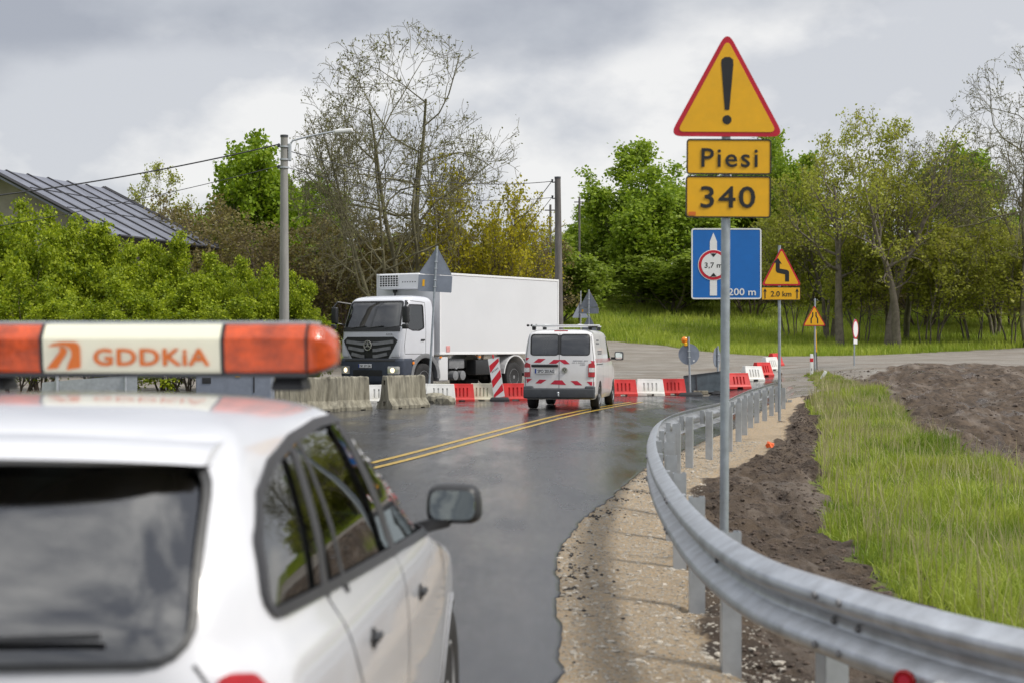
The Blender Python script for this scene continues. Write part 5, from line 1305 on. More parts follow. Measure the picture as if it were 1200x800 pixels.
        for dx in (0, ): wheel(t, s * 1.06, -6.35, .50, .32, .29, s, truck=True); wheel(t, s * .74, -6.35, .50, .28, .29, s, truck=True)
    seat(t, -.6, -1.2, 1.6); seat(t, .6, -1.2, 1.6)
    bm = bmesh.new(); bx(bm, (0, -.45, 1.82), (2.2, .45, .4), None, .08, 2); obj('dashboard', bm, M['black_plastic'], t)
    # chassis
    bm = bmesh.new()
    for s in (-1, 1): bx(bm, (s * .42, -4.9, .96), (.09, 8.1, .26))
    for y in (-2.6, -4.2, -5.6, -7.2, -8.6): bx(bm, (0, y, .95), (.8, .1, .18))
    bx(bm, (0, -1.0, .85), (.9, 1.6, .7), None, .1, 2)
    bx(bm, (0, -4.9, .72), (.14, 3.4, .14), None, .05, 2); bx(bm, (0, -6.35, .5), (1.7, .16, .18), None, .06, 2); bmesh.ops.create_uvsphere(bm, u_segments=14, v_segments=10, radius=.27, matrix=Matrix.Translation((0, -6.35, .5)))
    bx(bm, (0, -8.95, .55), (2.3, .08, .14), None, .02, 1)
    obj('chassis', bm, M['black_plastic'], t)
    bm = bmesh.new(); bx(bm, (-1.02, -2.25, .82), (.42, .50, .78), None, .05, 3); obj('storage_tank', bm, M['box_white'], t, None, 'auto')
    bm = bmesh.new(); bx(bm, (-.85, -3.15, .98), (.5, .85, .32), None, .04, 2)
    for y in (-2.95, -3.35): lathe(bm, [(-.32, .03), (-.30, .15), (.22, .15), (.26, .03)], 16, 'X', (-.9, y, .60))
    tube(bm, [(-1.0, -2.75, 1.05), (-1.1, -3.1, .8), (-1.0, -3.6, 1.1)], .03, 6); obj('air_tanks', bm, M['mid_grey'], t, None, 'auto')
    bm = bmesh.new(); bx(bm, (-1.02, -4.5, .85), (.4, .9, .5), None, .06, 2); obj('fuel_tank', bm, M['black_plastic'], t, None, 'auto')
    for s in (-1, 1):
        bm = bmesh.new(); n_ = 14; V = []
        for a in np.linspace(.12, math.pi - .12, n_):
            V.append([bm.verts.new((s * x, -6.35 + r * math.cos(a), .55 + r * math.sin(a))) for x, r in ((1.25, .66), (1.25, .71), (.6, .71), (.6, .66))])
        for p, q in zip(V[:-1], V[1:]):
            for j in range(4): bm.faces.new((p[j], p[(j + 1) % 4], q[(j + 1) % 4], q[j]))
        bm.faces.new(V[0]); bm.faces.new(V[-1][::-1]); bmesh.ops.recalc_face_normals(bm, faces=bm.faces); obj('rear_mudguard', bm, M['box_white'], t)
        bm = bmesh.new(); bx(bm, (s * 1.2, -5.2, .95), (.03, .5, .5), None, .01, 1); obj('side_guard', bm, M['mid_grey'], t)
        for y in (-2.05, -4.2, -7.6): bm = bmesh.new(); bx(bm, (s * 1.262, y, 1.19), (.02, .12, .05)); obj('side_marker', bm, M['amber_light'], t)
    # box body
    y0, y1, z0, z1, w = -1.98, -9.05, 1.27, 3.87, 1.285
    bm = bmesh.new(); bx(bm, (0, (y0 + y1) / 2, (z0 + z1) / 2), (w * 2 - .03, y0 - y1 - .03, z1 - z0 - .03), None, .02, 1); box = obj('cargo_box', bm, M['box_white'], t, None, 'auto')
    e = bmesh.new()
    for s in (-1, 1):
        for z in (z0 + .035, z1 - .03): bx(e, (s * (w - .012), (y0 + y1) / 2, z), (.03, y0 - y1, .07), None, .008, 1)
        for y in (y0 - .03, y1 + .03): bx(e, (s * (w - .012), y, (z0 + z1) / 2), (.034, .07, z1 - z0), None, .008, 1)
    for y in (y0, y1):
        for z in (z0 + .035, z1 - .03): bx(e, (0, y + (.0 if y == y0 else 0), z), (w * 2, .03, .07), None, .008, 1)
    obj('edge_profile', e, M['sign_white'], box)
    bm = bmesh.new()
    bx(bm, (-1.282, -2.42, z0 + .18), (.01, .2, .2), None, .003, 1); obj('warning_label', bm, mat('label_red', (.62, .28, .27), .5, var=.4, vscale=30), box)
    # cooling unit on the front wall
    bm = bmesh.new(); bx(bm, (.12, y0 + .17, 3.60), (1.66, .34, .50), None, .06, 3); cu = obj('cooling_unit', bm, M['box_white'], t, None, 'auto')
    bm = bmesh.new(); bx(bm, (.50, y0 + .345, 3.62), (.76, .012, .36)); gr = obj('vent_grille', bm, M['black_plastic'], cu)
    bm = bmesh.new()
    for i in range(8): bx(bm, (.50 - .38 + i * .76 / 7, y0 + .357, 3.62), (.018, .012, .37))
    for i in range(6): bx(bm, (.50, y0 + .359, 3.44 + i * .36 / 5), (.78, .012, .016))
    obj('grille_bars', bm, M['sign_white'], gr)
    bm = bmesh.new()
    for i in range(6): bx(bm, (-.05 - i * .10, y0 + .343, 3.58), (.035, .01, .03))
    bx(bm, (.45, y0 + .1, 3.30), (.12, .12, .10), None, .02, 1); tube(bm, [(.45, y0 + .1, 3.3), (.45, y0 + .1, 3.1)], .03, 6)
    obj('vent_slots', bm, M['black_plastic'], cu)
truck()
# ------------------------------------------------------------------ guard rail
def guard_rail():
    y_end = RAIL[-1][1]
    c = rail_c; t_ = np.gradient(c, axis=0); t_ /= np.hypot(t_[:, 0], t_[:, 1])[:, None]
    s = np.r_[0, np.cumsum(np.hypot(*np.diff(c, axis=0).T))]; Ltot = s[-1]
    drop = sstep(Ltot - 5.5, Ltot - .3, s) * .70
    nrm = np.c_[-t_[:, 1], t_[:, 0]]          # towards the road (left of travel)
    i0 = 0
    t = thing('guard_rail', 'galvanised steel guard rail curving from the lower right corner to the far verge', 'guard rail', (0, 0, 0))
    prof = [(.002, .752), (.018, .745), (.074, .715), (.084, .705), (.084, .672), (.074, .660), (.010, .622), (.004, .612), (.004, .584), (.010, .574), (.074, .536), (.084, .524), (.084, .492), (.074, .481), (.018, .452), (.002, .444)]
    th = .006
    front = [(o, z) for o, z in prof]; back = [(o - th, z) for o, z in prof[::-1]]; loop = front + back; m = len(loop)
    seg = 4.0; V = []; 
    for k in range(0, len(c), 2):
        lift = .0035 if (s[k] % seg) < .32 else 0.0
        for o, z in loop:
            p = c[k] + nrm[k] * (o + lift); V.append((p[0], p[1], z - .02 - drop[k]))
    V = np.array(V); n = len(V) // m; F_ = []
    i = (np.arange(n - 1) * m)[:, None]; j = np.arange(m)[None]; j2 = (j + 1) % m
    F_ = np.stack([i + j, i + j2, i + m + j2, i + m + j], -1).reshape(-1, 4)
    me = np_mesh('beam', V, F_); b = obj('beam', me, M['rail'], t); me.set_sharp_from_angle(angle=R(50))
    # bolts at each overlap and at mid span
    for q in np.arange(.15, Ltot - 5, 2.0):
        k = int(np.searchsorted(s, q)); p = c[k]; nn = nrm[k]; a = math.atan2(nn[1], nn[0])
        bm = bmesh.new()
        zz = [(.598, .006)] if abs((q - .15) % 4) > .5 else [(.598, .006), (.70, .087), (.508, .087)]
        for z, o in zz:
            for dq in ((0,) if len(zz) == 1 else (-.0, .22)):
                bm = bmesh.new()
                kk = min(k + int(dq * 10), len(c) - 1); pp = c[kk] + nrm[kk] * (o + .004)
                lathe(bm, [(-.004, .016), (.006, .014), (.009, .006)], 10, 'X'); 
                bmesh.ops.transform(bm, matrix=Matrix.Translation((pp[0], pp[1], z - .02)) @ Matrix.Rotation(a, 4, 'Z'), verts=bm.verts)
                obj('bolt', bm, M['mid_grey'], b)
    for q in np.arange(.6, Ltot - .2, 2.0):
        k = int(np.searchsorted(s, q)); k = min(k, len(c) - 1); nn = nrm[k]; a = math.atan2(nn[1], nn[0]); pc = c[k] - nn * .135; dz = drop[k]
        top = .685 - .02 - dz; g = hz(pc[0], pc[1]) - .3
        if top - g < .1: continue
        bm = bmesh.new(); m4 = Matrix.Translation((pc[0], pc[1], (top + g) / 2)) @ Matrix.Rotation(a, 4, 'Z'); H = top - g
        # sigma post: web and two flanges with lips
        for cx, cy, sx, sy in ((0, .048, .10, .005), (-.048, 0, .005, .10), (.048, 0, .005, .092), (-.035, -.048, .03, .005), (.035, -.048, .03, .005)):
            vs = bx(bm, (cx, cy, 0), (sx, sy, H)); bmesh.ops.transform(bm, matrix=m4, verts=vs)
        p_ = obj('post', bm, M['galv'], t)
        bm = bmesh.new(); vs = bx(bm, (.105, 0, 0), (.06, .09, .20)); bmesh.ops.transform(bm, matrix=Matrix.Translation((pc[0], pc[1], .60 - .02 - dz)) @ Matrix.Rotation(a, 4, 'Z'), verts=vs); obj('spacer', bm, M['galv'], p_)
    for yy, mt in ((5.66, 'red_lens'), (5.52, 'sign_white')):
        k = int(np.argmin(np.abs(c[:, 1] - yy))); nn = nrm[k]; a = math.atan2(nn[1], nn[0]); 
        bm = bmesh.new(); lathe(bm, [(0, .040), (.012, .040), (.016, .034)], 24, 'X'); bmesh.ops.transform(bm, matrix=Matrix.Translation((c[k][0] + nn[0] * .115, c[k][1] + nn[1] * .115, .488)) @ Matrix.Rotation(a + R(38), 4, 'Z'), verts=bm.verts)
        r_ = obj('reflector', bm, M[mt], b)
        if mt == 'red_lens':
            bm = bmesh.new(); lathe(bm, [(.014, .022), (.019, .020)], 16, 'X'); bmesh.ops.transform(bm, matrix=Matrix.Translation((c[k][0] + nn[0] * .115, c[k][1] + nn[1] * .115, .488)) @ Matrix.Rotation(a + R(38), 4, 'Z'), verts=bm.verts); obj('reflector_core', bm, M['chevron'], r_)
guard_rail()

# ------------------------------------------------------------------ signs
def post(name, label, x, y, top, r=.033, rotz=0, lean=(0, 0), cat='road sign', base=None, group=None):
    g = hz(x, y) if base is None else base
    o = thing(name, label, cat, (x, y, g), 0, group, rot=(R(lean[1]), R(lean[0]), rotz))
    bm = bmesh.new(); tube(bm, [(0, 0, -.25), (0, 0, top - g)], r, 14); obj('pole', bm, M['galv_pole'], o, None, 'auto')
    return o, g
def panel(root, name, poly, mt, y=-.042, thick=.004, back=True, label=None):
    bm = bmesh.new(); plate(bm, poly, y - .003, y + thick); p = obj(name, bm, M['sign_back'], root)
    bm = bmesh.new(); plate(bm, poly, y - .0055, y - .0035); f = obj('sign_face', bm, M[mt], p)
    if label: p['label'] = label
    bm = bmesh.new(); zc = sum(q[1] for q in poly) / len(poly); xc = sum(q[0] for q in poly) / len(poly)
    for dz in (-.1, .1): bx(bm, (0, .012, zc + dz), (.095, .075, .03), None, .01, 1)
    obj('clamp', bm, M['galv'], p)
    return p
def layer(p, name, poly, mt, y): bm = bmesh.new(); plate(bm, poly, y - .0015, y + .0005); return obj(name, bm, M[mt], p)
def frame(p, outer, w, mt, y, name='border', k=None):
    cx = sum(q[0] for q in outer) / len(outer); cz = sum(q[1] for q in outer) / len(outer); inn = []
    n = len(outer)
    for i in range(n):
        a, b, c_ = Vector(outer[i - 1]), Vector(outer[i]), Vector(outer[(i + 1) % n])
        t = (c_ - a).normalized(); nn = Vector((-t.y, t.x))
        if nn.dot(Vector((cx, cz)) - b) < 0: nn = -nn
        inn.append(tuple(b + nn * w))
    bm = bmesh.new(); ring_plate(bm, outer, inn, y - .0015, y + .0005); return obj(name, bm, M[mt], p)
def letters(p, txt, h, w, x, z, y, mt='sign_black', bold=.02, sp=1.0):
    tm = text_mesh(txt, h, bold, w, .0006, sp); bm_move(tm, Matrix.Translation((x, y, z))); return obj('lettering', tm, M[mt], p)
YF = -.0495      # depth of the layers on the face
def tri_poly(cx, z0, w, h, r): return rpoly([(cx - w / 2, z0), (cx + w / 2, z0), (cx, z0 + h)], r, 6)
def thick_line(pts, w):
    P = [Vector(p) for p in pts]; Lf, Rt = [], []
    for i, p in enumerate(P):
        t = (P[min(i + 1, len(P) - 1)] - P[max(i - 1, 0)]).normalized(); n = Vector((-t.y, t.x)) * w / 2; Lf.append(tuple(p + n)); Rt.append(tuple(p - n))
    return Lf + Rt[::-1]

# the big warning sign in front
o, g = post('warning_sign', 'tall yellow triangle with exclamation mark over plates reading Piesi and 340, by the guard rail', 1.69, 12.93, 3.95, .036, 0, (.3, 0))
Z = lambda py: CAM_H + (405 - py) / 147.0 - g
p = panel(o, 'triangle_panel', tri_poly(.0, Z(161), .915, Z(41) - Z(161) + .03, .06), 'sign_red')
layer(p, 'yellow_field', tri_poly(0, Z(161) + .036, .915 - .125, Z(41) - Z(161) + .03 - .108, .035), 'yellow', YF)
zz = Z(130)
layer(p, 'exclamation_mark', rpoly([(-.018, zz), (.018, zz), (.048, zz + .36), (.046, zz + .40), (.02, zz + .42), (-.02, zz + .42), (-.046, zz + .40), (-.048, zz + .36)], .008), 'sign_black', YF - .003)
layer(p, 'exclamation_dot', circ(0, Z(141.5), .036), 'sign_black', YF - .003)
q1 = rpoly(rect(-.32, Z(206) + .004, .355, Z(164)), .03)
p = panel(o, 'text_plate', q1, 'yellow'); frame(p, q1, .011, 'sign_black', YF); letters(p, 'Piesi', .155, .445, .022, Z(185), YF - .004, bold=.014, sp=1.15)
q2 = rpoly(rect(-.325, Z(256), .352, Z(207)), .03)
p = panel(o, 'number_plate', q2, 'yellow'); frame(p, q2, .011, 'sign_black', YF); letters(p, '340', .175, .43, .01, Z(231), YF - .004, bold=.016, sp=1.1)
layer(p, 'patched_corner', rpoly(rect(-.30, Z(253.5), -.245, Z(249)), .004), 'orange_ink', YF - .002)

# blue sign behind it
xb = 3.30; o, g = post('direction_sign', 'square blue sign with a 3,7 m limit disc, behind the tall sign pole', xb, 25.0, 3.3, .03, 0, (0, 0))
Z = lambda py: CAM_H + (405 - py) / 76.0 - g
q = rpoly(rect(-.54, Z(351), .54, Z(268)), .05); p = panel(o, 'blue_panel', q, 'sign_blue'); frame(p, q, .022, 'sign_white', YF)
zc = (Z(351) + Z(268)) / 2; ax = -.20
layer(p, 'arrow', [(ax - .055, zc - .49), (ax + .055, zc - .49), (ax + .055, zc + .34), (ax, zc + .48), (ax - .055, zc + .34)], 'sign_white', YF)
layer(p, 'limit_disc_edge', circ(ax, zc - .02, .238), 'sign_white', YF - .002); layer(p, 'limit_disc_red', circ(ax, zc - .02, .228), 'sign_red', YF - .004); layer(p, 'limit_disc', circ(ax, zc - .02, .186), 'sign_white', YF - .006)
for s in (-1, 1): layer(p, 'wedge', [(ax - .05, zc - .02 + s * .178), (ax + .05, zc - .02 + s * .178), (ax, zc - .02 + s * .12)], 'sign_black', YF - .008)
letters(p, '3,7 m', .085, .27, ax, zc - .02, YF - .0095, bold=.01); letters(p, '200 m', .11, .42, .24, zc - .43, YF - .004, 'sign_white', .02)

# bends sign
xs_ = 6.02; o, g = post('warning_sign', 'yellow triangle with a black double bend arrow over a 2.0 km plate', xs_, 36.5, 3.9, .033, 0, (0, 0))
Z = lambda py: CAM_H + (405 - py) / 52.0 - g
p = panel(o, 'triangle_panel', tri_poly(.04, Z(335), .90, .87, .05), 'sign_red'); layer(p, 'yellow_field', tri_poly(.04, Z(335) + .035, .90 - .12, .87 - .105, .03), 'yellow', YF)
zz = Z(335) + .09
layer(p, 'bend_arrow', [(x * .01 + .04, zz + z * .01) for x, z in ((8, 0), (17, 0), (17, 22), (13, 26), (-4, 29), (-4, 41), (1, 39), (-8, 53), (-18, 43), (-13, 42), (-13, 24), (-10, 20), (8, 16))], 'sign_black', YF - .003)
q = rpoly(rect(-.41, Z(352), .47, Z(336.5)), .03); p = panel(o, 'distance_plate', q, 'yellow'); frame(p, q, .012, 'sign_black', YF); letters(p, '2.0 km', .125, .46, .03, Z(344.5), YF - .004, bold=.01)
for s in (-1, 1): layer(p, 'up_arrow', [(.03 + s * .36 + x * .01, Z(344.5) + z * .01) for x, z in ((-1.2, -11), (1.2, -11), (1.2, 5), (4, 4), (0, 12), (-4, 4), (-1.2, 5))], 'sign_black', YF - .002)

# road narrows
D = 63; x = (955 - 600) / F * D; o, g = post('warning_sign', 'small yellow triangle with two narrowing black lines, behind the red and white marker post', x, D, CAM_H + (405 - 350) / F * D, .035, 0, (0, 0))
Z = lambda py: CAM_H + (405 - py) / F * D - g
p = panel(o, 'triangle_panel', tri_poly(-.03, Z(382), .9, .80, .05), 'sign_red'); layer(p, 'yellow_field', tri_poly(-.03, Z(382) + .035, .9 - .12, .80 - .105, .03), 'yellow', YF)
for s in (-1, 1): layer(p, 'narrowing_line', thick_line([(-.03 + s * .125, Z(382) + .09), (-.03 + s * .125, Z(382) + .27), (-.03 + s * .065, Z(382) + .38), (-.03 + s * .065, Z(382) + .53)], .05), 'sign_black', YF - .003)
D = 61; x = (951 - 600) / F * D; gx = hz(x, D); o = thing('marker_post', 'white guide post with a red band in front of the narrowing road sign', 'marker post', (x, D, gx))
bm = bmesh.new(); bx(bm, (0, 0, .30), (.115, .09, 1.0), None, .02, 2); obj('post', bm, M['post_white'], o, None, 'auto'); bm = bmesh.new(); bx(bm, (0, 0, .57), (.121, .096, .16), None, .02, 2); obj('red_band', bm, M['post_red'], o)
bm = bmesh.new(); bx(bm, (0, -.048, .22), (.03, .006, .09)); obj('number', bm, M['mid_grey'], o)
D = 59; x = (962 - 600) / F * D; gx = hz(x, D); o = thing('marker_post', 'short white stub leaning in the grass right of the red banded post', 'marker post', (x, D, gx), rot=(R(8), R(28), 0))
bm = bmesh.new(); bx(bm, (0, 0, .12), (.11, .08, .5), None, .02, 2); obj('post', bm, M['post_white'], o, None, 'auto')
D = 64; x = (957.5 - 600) / F * D; o = thing('stake', 'thin dark stake with a yellow strip behind the narrowing road sign', 'stake', (x, D, hz(x, D)), rot=(0, R(-2), 0))
bm = bmesh.new(); tube(bm, [(0, 0, -.1), (0, 0, 2.3)], .02, 6); obj('stick', bm, M['grey_plastic'], o); bm = bmesh.new(); tube(bm, [(0, 0, .7), (0, 0, 1.6)], .026, 6); obj('strip', bm, M['yellow'], o)
# round sign seen from the side
D = 65; x = (1001 - 600) / F * D; o, g = post('no_entry_sign', 'white round sign with a red rim turned almost edge on, by the gravel crossing', x, D, CAM_H + (405 - 374) / F * D, .03, R(62), (1.5, 0))
Z = lambda py: CAM_H + (405 - py) / F * D - g
p = panel(o, 'disc_panel', circ(0, Z(386), .40), 'sign_red'); layer(p, 'white_field', circ(0, Z(386), .32), 'sign_white', YF)
p = panel(o, 'text_plate', rpoly(rect(-.26, Z(403) , .26, Z(397.5)), .02), 'sign_white')

# signs seen from behind
def back_tri(label, px, d, top, zbase_py, w, h, plate_h=0, rot=0, lean=(0, 0), poletop=None, second=None):
    x = (px - 600) / F * d; g = hz(x, d); zt = CAM_H + (405 - top) / F * d
    o = thing('sign_seen_from_behind', label, 'road sign', (x, d, g), 0, None, rot=(R(lean[1]), R(lean[0]), math.pi + rot)); zt -= g
    bm = bmesh.new(); tube(bm, [(0, 0, -.1), (0, 0, (poletop or zt + .02))], .035, 12); obj('pole', bm, M['galv_pole'], o, None, 'auto')
    p = panel(o, 'triangle_panel', tri_poly(0, zt - h, w, h, .05), 'sign_red'); frame(p, tri_poly(0, zt - h + .01, w - .03, h - .03, .04), .012, 'sign_back', -.034, 'rim')
    if plate_h:
        p = panel(o, 'text_plate', rpoly(rect(-w * .5, zt - h - .02 - plate_h, w * .5, zt - h - .02), .03), 'yellow'); bm = bmesh.new(); bx(bm, (w * .34, -.034, zt - h - .02 - plate_h / 2), (.07, .006, plate_h * .4)); obj('sticker', bm, M['yellow'], p)
    if second:
        panel(o, 'lower_triangle_panel', tri_poly(0, zt - h - plate_h - .06 - second, w, second, .05), 'sign_red')
    return o
o = back_tri('grey back of a triangular sign and plate on a leaning pole before the truck', 502, 48.8, 289, 322, 1.02, .84, .50, 0, (-3.2, 0))
bm = bmesh.new(); bx(bm, (0, 0, .05), (.9, .45, .12), None, .03, 2); obj('foot_block', bm, M['grey_plastic'], o)
back_tri('grey back of a triangular sign on the taller of two thin poles behind the van', 690, 74, 340, 364, .92, .78, .28, R(-22), (0, 0), None, .85)
o = thing('sign_seen_from_behind', 'grey back of a small triangular sign left of the taller pole behind the van', 'road sign', ((680.5 - 600) / F * 77, 77, hz(3.26, 77)), math.pi + R(24))
bm = bmesh.new(); zt = CAM_H + (405 - 341) / F * 77 - hz(3.26, 77); tube(bm, [(0, 0, -.1), (0, 0, zt)], .03, 10); obj('pole', bm, M['galv'], o)
panel(o, 'triangle_panel', tri_poly(0, zt - 1.28, .88, .78, .05), 'sign_red')
def disc_back(label, px, d, top, r, rot, lamp, lean=(0, 0)):
    x = (px - 600) / F * d; g = hz(x, d); o = thing('sign_seen_from_behind', label, 'road sign', (x, d, g), 0, None, rot=(R(lean[1]), R(lean[0]), math.pi + rot))
    zt = CAM_H + (405 - top) / F * d - g
    bm = bmesh.new(); tube(bm, [(0, 0, 0), (0, 0, zt + (.22 if lamp else .05))], .035, 12); obj('pole', bm, M['galv_pole'], o, None, 'auto')
    p = panel(o, 'disc_panel', circ(0, zt - r, r), 'sign_red')
    bm = bmesh.new(); bx(bm, (r * -.45, -.034, zt - r - .22), (.05, .006, .06)); obj('sticker', bm, M['sign_white'], p)
    bm = bmesh.new(); bx(bm, (0, 0, .06), (.85, .42, .12), None, .04, 2, .8); obj('rubber_foot', bm, M['black_plastic'], o, None, 'auto')
    if lamp:
        bm = bmesh.new(); lathe(bm, [(-.05, .05), (-.045, .10), (.03, .105), (.06, .07), (.075, .02)], 20, 'Y', (.14, -.02, zt + .12)); l = obj('warning_lamp', bm, M['amber_light'], o, None, 'auto')
        bm = bmesh.new(); bx(bm, (.10, 0, zt - .02), (.10, .12, .12), None, .02, 1); obj('battery_box', bm, M['yellow'], l)
    return o
disc_back('grey back of a round sign with an amber lamp on top, by the dark panel', 809, 53.4, 402.5, .345, 0, True, (1.8, 0))
disc_back('grey back of a narrow turned round sign behind the right end of the dark panel', 841, 54.5, 407, .33, R(62), False, (-1, 0))
# dark sheet panel standing between them
x0, x1, yp = (802 - 600) / F * 54, (849 - 600) / F * 54, 54.2
o = thing('sheet_panel', 'dark grey sheet panel standing on the wet road between two round sign backs', 'panel', ((x0 + x1) / 2, yp, hz(6.3, yp)))
w = x1 - x0; bm = bmesh.new(); plate(bm, [(-w / 2 + .08, .06), (w / 2, .10), (w / 2 - .02, .78), (-w / 2, .62)], -.01, .012); sh = obj('sheet', bm, mat('panel_sheet', (.085, .11, .13), .3, var=.35, vscale=4, spec=.6), o)
bm = bmesh.new()
for a, b in (((-w / 2 + .08, .06), (w / 2, .10)), ((w / 2, .10), (w / 2 - .02, .78)), ((w / 2 - .02, .78), (-w / 2, .62)), ((-w / 2, .62), (-w / 2 + .08, .06)), ((-w / 6, .08), (-w / 6 - .03, .67))): tube(bm, [(a[0], -.02, a[1]), (b[0], -.02, b[1])], .02, 5)
obj('sheet_frame', bm, M['grey_plastic'], sh); bm = bmesh.new(); bx(bm, (-.1, .1, .07), (.5, .3, .14), None, .03, 2); obj('ballast_block', bm, M['concrete'], o)

# red and white beacon board
o = thing('chevron_board', 'red and white striped beacon board leaning between plastic barriers before the truck', 'beacon board', ((586 - 600) / F * 48.6, 48.6, .0), rot=(0, R(-9), 0))
bw, b0, b1 = .33, .12, 1.30; bm = bmesh.new(); plate(bm, rpoly(rect(-bw / 2, b0, bw / 2, b1), .02), -.02, .0); bp = obj('board', bm, M['sign_white'], o)
def stripe(z0):
    poly = [(-bw / 2 + .012, z0), (bw / 2 - .012, z0 + .30), (bw / 2 - .012, z0 + .52), (-bw / 2 + .012, z0 + .22)]
    out = [(x, min(max(z, b0 + .012), b1 - .012)) for x, z in poly]
    bm = bmesh.new(); plate(bm, out, -.024, -.0215); obj('red_stripe', bm, M['post_red'], bp)
for z0 in (.0, .42, .88): stripe(z0)
bm = bmesh.new()
for i in range(5): bx(bm, (-.09 + i * .045, -.024, .90 + i * .022), (.022, .003, .05))
obj('small_lettering', bm, M['mid_grey'], bp)
bm = bmesh.new(); bx(bm, (0, .02, .06), (.62, .4, .12), Matrix.Rotation(R(9), 4, 'Y'), .04, 2, .85); obj('rubber_foot', bm, M['black_plastic'], o, None, 'auto')
bm = bmesh.new(); bx(bm, (.0, -.01, 1.35), (.05, .04, .12), None, .01, 1); obj('lamp_bracket', bm, M['post_red'], o)

# ------------------------------------------------------------------ plastic barriers
def barrier_bm(L=.92):
    prof = [(-.24, 0), (-.24, .09), (-.20, .14), (-.085, .50), (-.075, .55), (.075, .55), (.085, .50), (.20, .14), (.24, .09), (.24, 0)]
    bm = bmesh.new(); n = 12; rings = []
    for i in range(n + 1):
        x = -L / 2 + L * i / n; ring = []
        for y, z in prof: ring.append(bm.verts.new((x * (1 - .13 * (z / .55)), y, z)))
        rings.append(ring)
    m = len(prof)
    for a, b in zip(rings[:-1], rings[1:]):
        for j in range(m): bm.faces.new((a[j], a[(j + 1) % m], b[(j + 1) % m], b[j]))
    bm.faces.new(rings[0]); bm.faces.new(rings[-1][::-1]); bmesh.ops.recalc_face_normals(bm, faces=bm.faces)
    cut = []
    for s in (-1, 1):
        for dx in (-.20, -.07, .06, .19):
            c_ = bmesh.new(); bx(c_, (dx, s * .165, .30), (.045, .12, .27), Matrix.Rotation(R(s * 17), 4, 'X'), .01, 1); cut.append(c_)
    c_ = bmesh.new(); bx(c_, (0, 0, .02), (.22, 1, .09), None, .01, 1); cut.append(c_)
    b = boolean(bm, cut)
    bmesh.ops.bevel(b, geom=[e for e in b.edges if len(e.link_faces) == 2 and e.calc_face_angle(0) > .6], offset=.008, segments=1, affect='EDGES')
    return b
bmesh_b = barrier_bm(); bme = bpy.data.meshes.new('barrier_body'); bmesh_b.to_mesh(bme); bmesh_b.free()
BG = 'water filled plastic barriers across the old road'
bme_by = {}
for k in ('plastic_red', 'plastic_white', 'plastic_cream'):
    c_ = bme.copy(); c_.materials.append(M[k]); bme_by[k] = c_
def barrier(px, d, colr, rot, label, L=1.0):
    x = (px - 600) / F * d; o = bpy.data.objects.new('plastic_barrier', bme_by[colr]); C.objects.link(o)
    o.location = (x, d, hz(x, d) + .005); o.rotation_euler = (R(random.Random(px).uniform(-1, 1)), R(random.Random(px + 1).uniform(-1.2, 1.2)), rot + R(random.Random(px + 2).uniform(-4, 4))); o.scale = (L, 1, 1)
    return tag(o, label, 'plastic barrier', BG)
barrier(412, 46.5, 'plastic_white', 0, 'white plastic barrier mostly hidden by the mossy concrete barriers')
barrier(447, 47.2, 'plastic_white', R(4), 'white plastic barrier showing in the gap between the two concrete barriers')
barrier(485, 48.4, 'plastic_white', 0, 'white plastic barrier behind the big concrete barrier')
barrier(516, 48.2, 'plastic_white', 0, 'white plastic barrier right of the leaning sign pole')
barrier(541, 48.4, 'plastic_red', 0, 'red plastic barrier between a white and a cream one, under the truck side', .85)
barrier(565, 48.8, 'plastic_cream', 0, 'cream coloured plastic barrier left of the striped board', .85)
barrier(604, 49.0, 'plastic_red', 0, 'red plastic barrier between the striped board and the van', .95)
barrier(632, 50.5, 'plastic_white', 0, 'white plastic barrier hidden behind the left half of the van')
barrier(662, 51.5, 'plastic_red', 0, 'red plastic barrier hidden behind the right half of the van')
barrier(692, 52.3, 'plastic_white', 0, 'white plastic barrier behind the van rear wheel')
barrier(730, 53.0, 'plastic_red', R(3), 'red plastic barrier touching the right side of the van')
barrier(761, 53.4, 'plastic_white', R(3), 'white plastic barrier alone between two red ones, right of the van', 1.05)
barrier(788, 53.8, 'plastic_red', R(3), 'red plastic barrier left of the dark sheet panel', .95)
barrier(864, 56.0, 'plastic_red', R(14), 'red plastic barrier just right of the tall sign pole', .95)
barrier(881, 59.0, 'plastic_white', R(30), 'white plastic barrier behind the guard rail, nearest the tall sign pole', .95)
barrier(893, 62.0, 'plastic_red', R(38), 'red plastic barrier between two white ones behind the guard rail', .95)
barrier(902, 65.5, 'plastic_white', R(45), 'white plastic barrier second from the far end of the row')
barrier(908, 69.0, 'plastic_red', R(55), 'red plastic barrier at the far end of the row')

